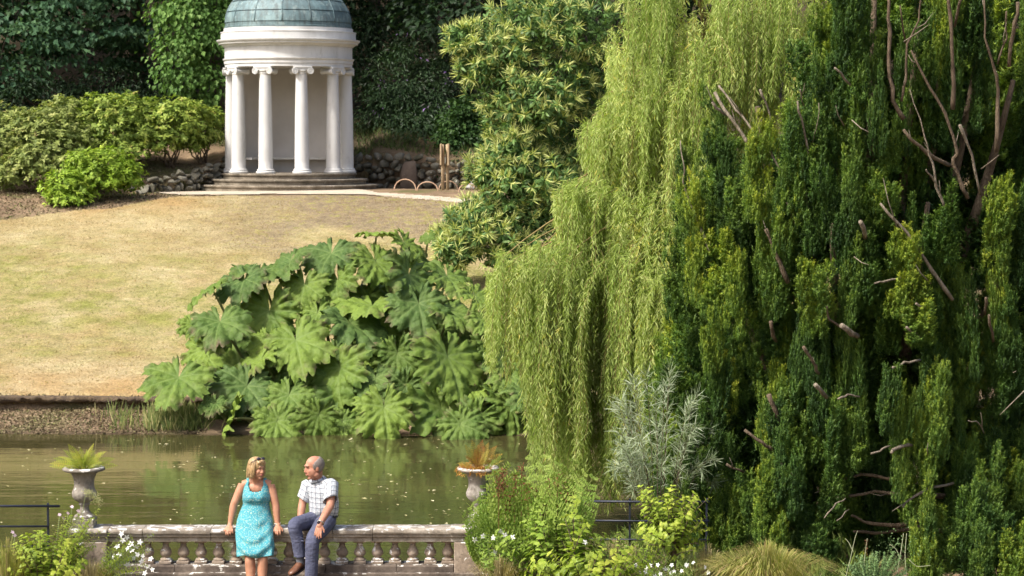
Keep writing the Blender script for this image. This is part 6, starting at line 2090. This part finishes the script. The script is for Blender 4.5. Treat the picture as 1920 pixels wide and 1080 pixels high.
def tussock(label, px, py, Y, n, hpx, wpx, mat, width=.006, droop=1.0, name='grass_tussock'):
    b = Pt(px, py, Y)
    gz = float(height(b.x, b.y))
    f = Fol()
    k = Y / FPX
    for i in range(n):
        a = r5.uniform(0, 6.28)
        lean = r5.random() ** .7
        rx = wpx * k / 2 * lean
        h = hpx * k * r5.uniform(.7, 1.1) * (1 - .25 * lean)
        p0 = Vector((b.x + math.cos(a) * rx * .42, b.y + math.sin(a) * rx * .36, gz))
        z1 = b.z + h
        tip = Vector((b.x + math.cos(a) * rx * 1.05, b.y + math.sin(a) * rx * .9, b.z + h * (1 - droop * .75 * lean)))
        mid = Vector((b.x + math.cos(a) * rx * .62, b.y + math.sin(a) * rx * .55, z1 + h * .18))
        prev = None
        tone = r5.random()
        V = []
        for w in (0, .25, .5, .72, .88, 1):
            q = p0 * (1 - w) ** 2 + mid * 2 * w * (1 - w) + tip * w * w
            s = Vector((-math.sin(a) + .4 * math.cos(a * 3), math.cos(a), 0)) * width * (1 - w * .85) * .5
            V += [tuple(q - s), tuple(q + s)]
        Fq = [(2 * j, 2 * j + 1, 2 * j + 3, 2 * j + 2) for j in range(5)]
        f.raw((np.array(V), Fq), tone)
    o = f.build(name, mat, None, (b.x, b.y, gz))
    return tag(o, label, 'grass', 'ornamental grass tussocks in the near border')


tussock('big olive-gold sedge tussock in front of the yew', 1435, 1080, 24.0, 1500, 72, 300, M_sedge, .010, 1.0)
tussock('blond dry grass tussock at the foot of the right pedestal', 935, 1085, 23.9, 420, 48, 130, M_blond, .009, .6)
tussock('blond dry grass tussock among the shrubs right of the sapling', 1150, 1060, 25.4, 350, 55, 150, M_blond, .009, .5)
tussock('dry grass tussock at the foot of the left pedestal', 170, 1085, 24.1, 260, 42, 130, M_blond, .009, .8)
tussock('wispy green grass tussock at the bottom left corner', 15, 1085, 24.0, 350, 85, 140, M_sedge, .008, .7)
tussock('dry grass tussock left of the big sedge', 1325, 1075, 25.0, 220, 60, 110, M_blond, .008, .5)

# left border plants
leafy('shrub', 'yellow-green leafy shrub in the bottom left corner', spread_stems(80, 1090, 90, (5, 160, 995, 1075)), 24.2, M_hyd2, .08, .6, .045)
leafy('shrub', 'tall pale green shrub in front of the left urn pedestal', [(100 + r5.uniform(-20, 20), 1090, *q) for q in [(150 + r5.normal(0, 20), 985 + r5.uniform(-30, 70)) for i in range(64)]], 24.4, M_hyd2, .045, .34, .022, whorl=3)
M_pet = leafmat('white_petal', [(0.0, (0.74, 0.73, 0.66)), (1.0, (0.85, 0.85, 0.82))], 0.25, 0.6, 0.2, tint=(1, 1, 1))
M_pink = leafmat('pink_petal', [(0.0, (0.50, 0.36, 0.42)), (1.0, (0.66, 0.52, 0.56))], 0.25, 0.6, 0.2, tint=(1, 1, 1))


def flowers(root, pts, mat, size, petals=5):
    for p in pts:
        f = Fol()
        n = unit(np.array([r5.normal(0, .5), -1, r5.normal(.2, .5)]))
        u = unit(np.cross(n, [0, 0, 1.0])); v = np.cross(n, u)
        a = np.arange(petals) * 2 * PI / petals + r5.uniform(0, 6)
        d = np.cos(a)[:, None] * u + np.sin(a)[:, None] * v + n * .25
        f.add(np.repeat(np.array(p)[None], petals, 0), d, n, size * r5.uniform(.8, 1.1, petals), size * .55, r5.random(petals), 'long', bend=.2)
        f.build('flower', mat, root)


def flower_plant(label, stems, Y, fpts, mat, size, leafm, L):
    root = leafy('flowering_plant', label, stems, Y, leafm, L, .28, .03, 'plant', M_grn, .004)
    flowers(root, [tuple(Pt(x, y, Y + r5.normal(-.12, .12))) for x, y in fpts], mat, size)
    return root


wf = [(228, 1001), (238, 1007), (246, 1020), (240, 1028), (262, 1017), (268, 1042), (258, 1040), (250, 1046), (276, 1062), (238, 1058), (224, 1040), (213, 1044), (272, 1075), (230, 1013), (247, 1033), (283, 1048), (255, 1025), (279, 1030), (265, 1052), (286, 1068), (220, 1025)]
flower_plant('leaning plant with white starry flowers in front of the balustrade on the left', [(165 + r5.uniform(-20, 25), 1092, x + r5.normal(0, 4), y - 2) for x, y in wf] + [(180, 1092, r5.uniform(200, 290), r5.uniform(1000, 1075)) for i in range(26)], 24.3, wf, M_pet, .038, M_hyd2, .05)
pf = [(135, 950), (120, 972), (128, 962), (147, 958), (24, 998), (28, 1004), (112, 965)]
root = thing('flowering_plant', 'thin stems with small pale pink flowers beside the left railing', 'plant', (Pt(120, 1080, 24.4).x, 24.4, float(height(Pt(120, 1080, 24.4).x, 24.4))))
mk('stems', join(*[tube([Pt(x - 25 if x > 60 else x + 8, 1095, 24.4), Pt(x - 6, y + 50, 24.4), Pt(x, y, 24.38)], .0035, 4) for x, y in pf]), M_grn, root)
flowers(root, [tuple(Pt(x, y, 24.36)) for x, y in pf], M_pink, .024, 6)
# feathery seed heads over the left urn foot
root = thing('flowering_plant', 'fluffy pale seed plume leaning across the left urn', 'plant', (Pt(140, 1080, 24.5).x, 24.5, float(height(Pt(140, 1080, 24.5).x, 24.5))))
q = [Pt(140, 1095, 24.5), Pt(152, 990, 24.5), Pt(160, 930, 24.5), Pt(172, 926, 24.5), Pt(187, 938, 24.5)]
mk('stem', limb_tube(q, [.004, .0035, .003, .0025, .002], 5), M_grn, root)
f = Fol()
for i in range(420):
    u = r5.random()
    p = np.array(Pt(158 + 30 * u, 921 + 20 * u ** 1.2, 24.5)) + r5.normal(size=3) * [.018, .02, .016 + .02 * u]
    f.add(p[None], r5.normal(size=(1, 3)) + [.6, 0, -.3], r5.normal(size=(1, 3)), .02, .006, r5.random(1), 'quad')
f.build('seed_head', leafmat('seed_plume', [(0, (0.34, 0.36, 0.15)), (1, (0.58, 0.54, 0.32))], 0.3), root)['kind'] = 'stuff'
rfw = [(906, 1005), (925, 1008), (938, 996), (961, 1008), (890, 1012), (1097, 1017), (927, 1036), (947, 1003)]
flower_plant('white star flowers with narrow leaves beside the right pedestal', [(925 + r5.uniform(-25, 25), 1092, x + r5.normal(0, 3), y) for x, y in rfw[:5]] + [(925, 1092, r5.uniform(890, 985), r5.uniform(1000, 1060)) for i in range(26)], 24.1, rfw, M_pet, .036, M_hyd, .06)
wf2 = [(1190 + r5.uniform(0, 100), 1058 + r5.uniform(0, 22)) for i in range(16)] + [(1150, 1065), (1322, 1064), (1328, 1074), (1300, 1055)]
flower_plant('low white flowers at the bottom edge below the young shrub', [(1240 + r5.uniform(-60, 60), 1100, x, y) for x, y in wf2], 24.0, wf2, M_pet, .028, M_hyd, .04)
# blue-green meadow plant by the sedge
M_col = leafmat('columbine_leaf', [(0.0, (0.06, 0.11, 0.035)), (0.5, (0.115, 0.19, 0.065)), (1.0, (0.20, 0.29, 0.12))], 0.3, 0.5, 0.3)
root = leafy('columbine', 'low blue-green columbine with bare seed stalks in front of the dark yew base', spread_stems(1640, 1095, 90, (1580, 1712, 1030, 1085)), 24.0, M_col, .026, .85, .022, 'plant', M_grn, .003, whorl=3)
stk = []
for pts in ([(1585, 1085), (1594, 1050), (1603, 1010), (1608, 995)], [(1600, 1035), (1592, 1018), (1585, 1010)], [(1618, 1085), (1622, 1040), (1626, 1010)], [(1680, 1085), (1690, 1030), (1694, 1000)], [(1700, 1085), (1697, 1040), (1700, 1000)], [(1690, 1050), (1680, 1030), (1668, 1020)], [(1705, 1050), (1720, 1062), (1745, 1060)]):
    stk.append(limb_tube([Pt(x, y, 24.0) for x, y in pts], [.005, .004, .003, .002][:len(pts)], 5))
mk('seed_stalk', join(*stk), plainmat('pale_stalk', (0.30, 0.32, 0.18), 0.7), root)
f = Fol()
for i in range(60):
    p = np.array(Pt(1624 + r5.normal(0, 1.5), 1012 + 28 * r5.random(), 24.0)); f.add(p[None], r5.normal(size=(1, 3)) + [0, 0, .5], r5.normal(size=(1, 3)), .012, .008, r5.random(1), 'quad')
f.build('seed_spike', leafmat('rust_seed', [(0, (0.22, 0.10, 0.05)), (1, (0.36, 0.19, 0.10))], 0.1), root)
f = Fol()
for i in range(150):
    p = np.array(Pt(1680 + r5.normal(0, 22), 1025 + r5.normal(0, 16), 24.05)); f.add(p[None], r5.normal(size=(1, 3)), r5.normal(size=(1, 3)) + [0, -1, .5], .022, .018, r5.random(1), 'quad')
f.build('upper_leaves', M_col, root)
# ground litter and short plants in the near border
f = Fol()
n = 5200
X = r5.uniform(0.6, 3.4, n); Y = r5.uniform(23.5, 27.5, n)
p = np.stack([X, Y, height(X, Y)], 1)
f.add(p, r5.normal(size=p.shape) * [.6, .6, .2] + [0, 0, .7], r5.normal(size=p.shape) + [0, -1, 0], r5.uniform(.06, .22, n), .010, np.clip(r5.normal(.55, .3, n), 0, 1), 'tri')
tag(f.build('dry_ground_cover', M_blond), 'dry stems and straw covering the ground of the right border', 'ground cover', kind='stuff')

# rank green growth on the bank below the willow
M_rank = leafmat('bank_weed', [(0.0, (0.06, 0.10, 0.02)), (0.6, (0.15, 0.20, 0.045)), (1.0, (0.28, 0.28, 0.09))], 0.35)
f = Fol()
n = 9000
X = r5.uniform(0.3, 4.2, n); Y = r5.uniform(25.6, 34.5, n)
k = X > Xr(Y) + 0.05
X, Y = X[k], Y[k]
p = np.stack([X, Y, height(X, Y)], 1)
f.add(p, r5.normal(size=p.shape) * [.5, .5, .1] + [0, 0, .8], r5.normal(size=p.shape) + [0, -1, .2], r5.uniform(.12, .34, len(p)), .026, np.clip(r5.normal(.4, .25, len(p)), 0, 1), 'long', bend=.4)
tag(f.build('bank_weeds', M_rank), 'rank green grass and weeds on the bank under the willow', 'grass', kind='stuff')
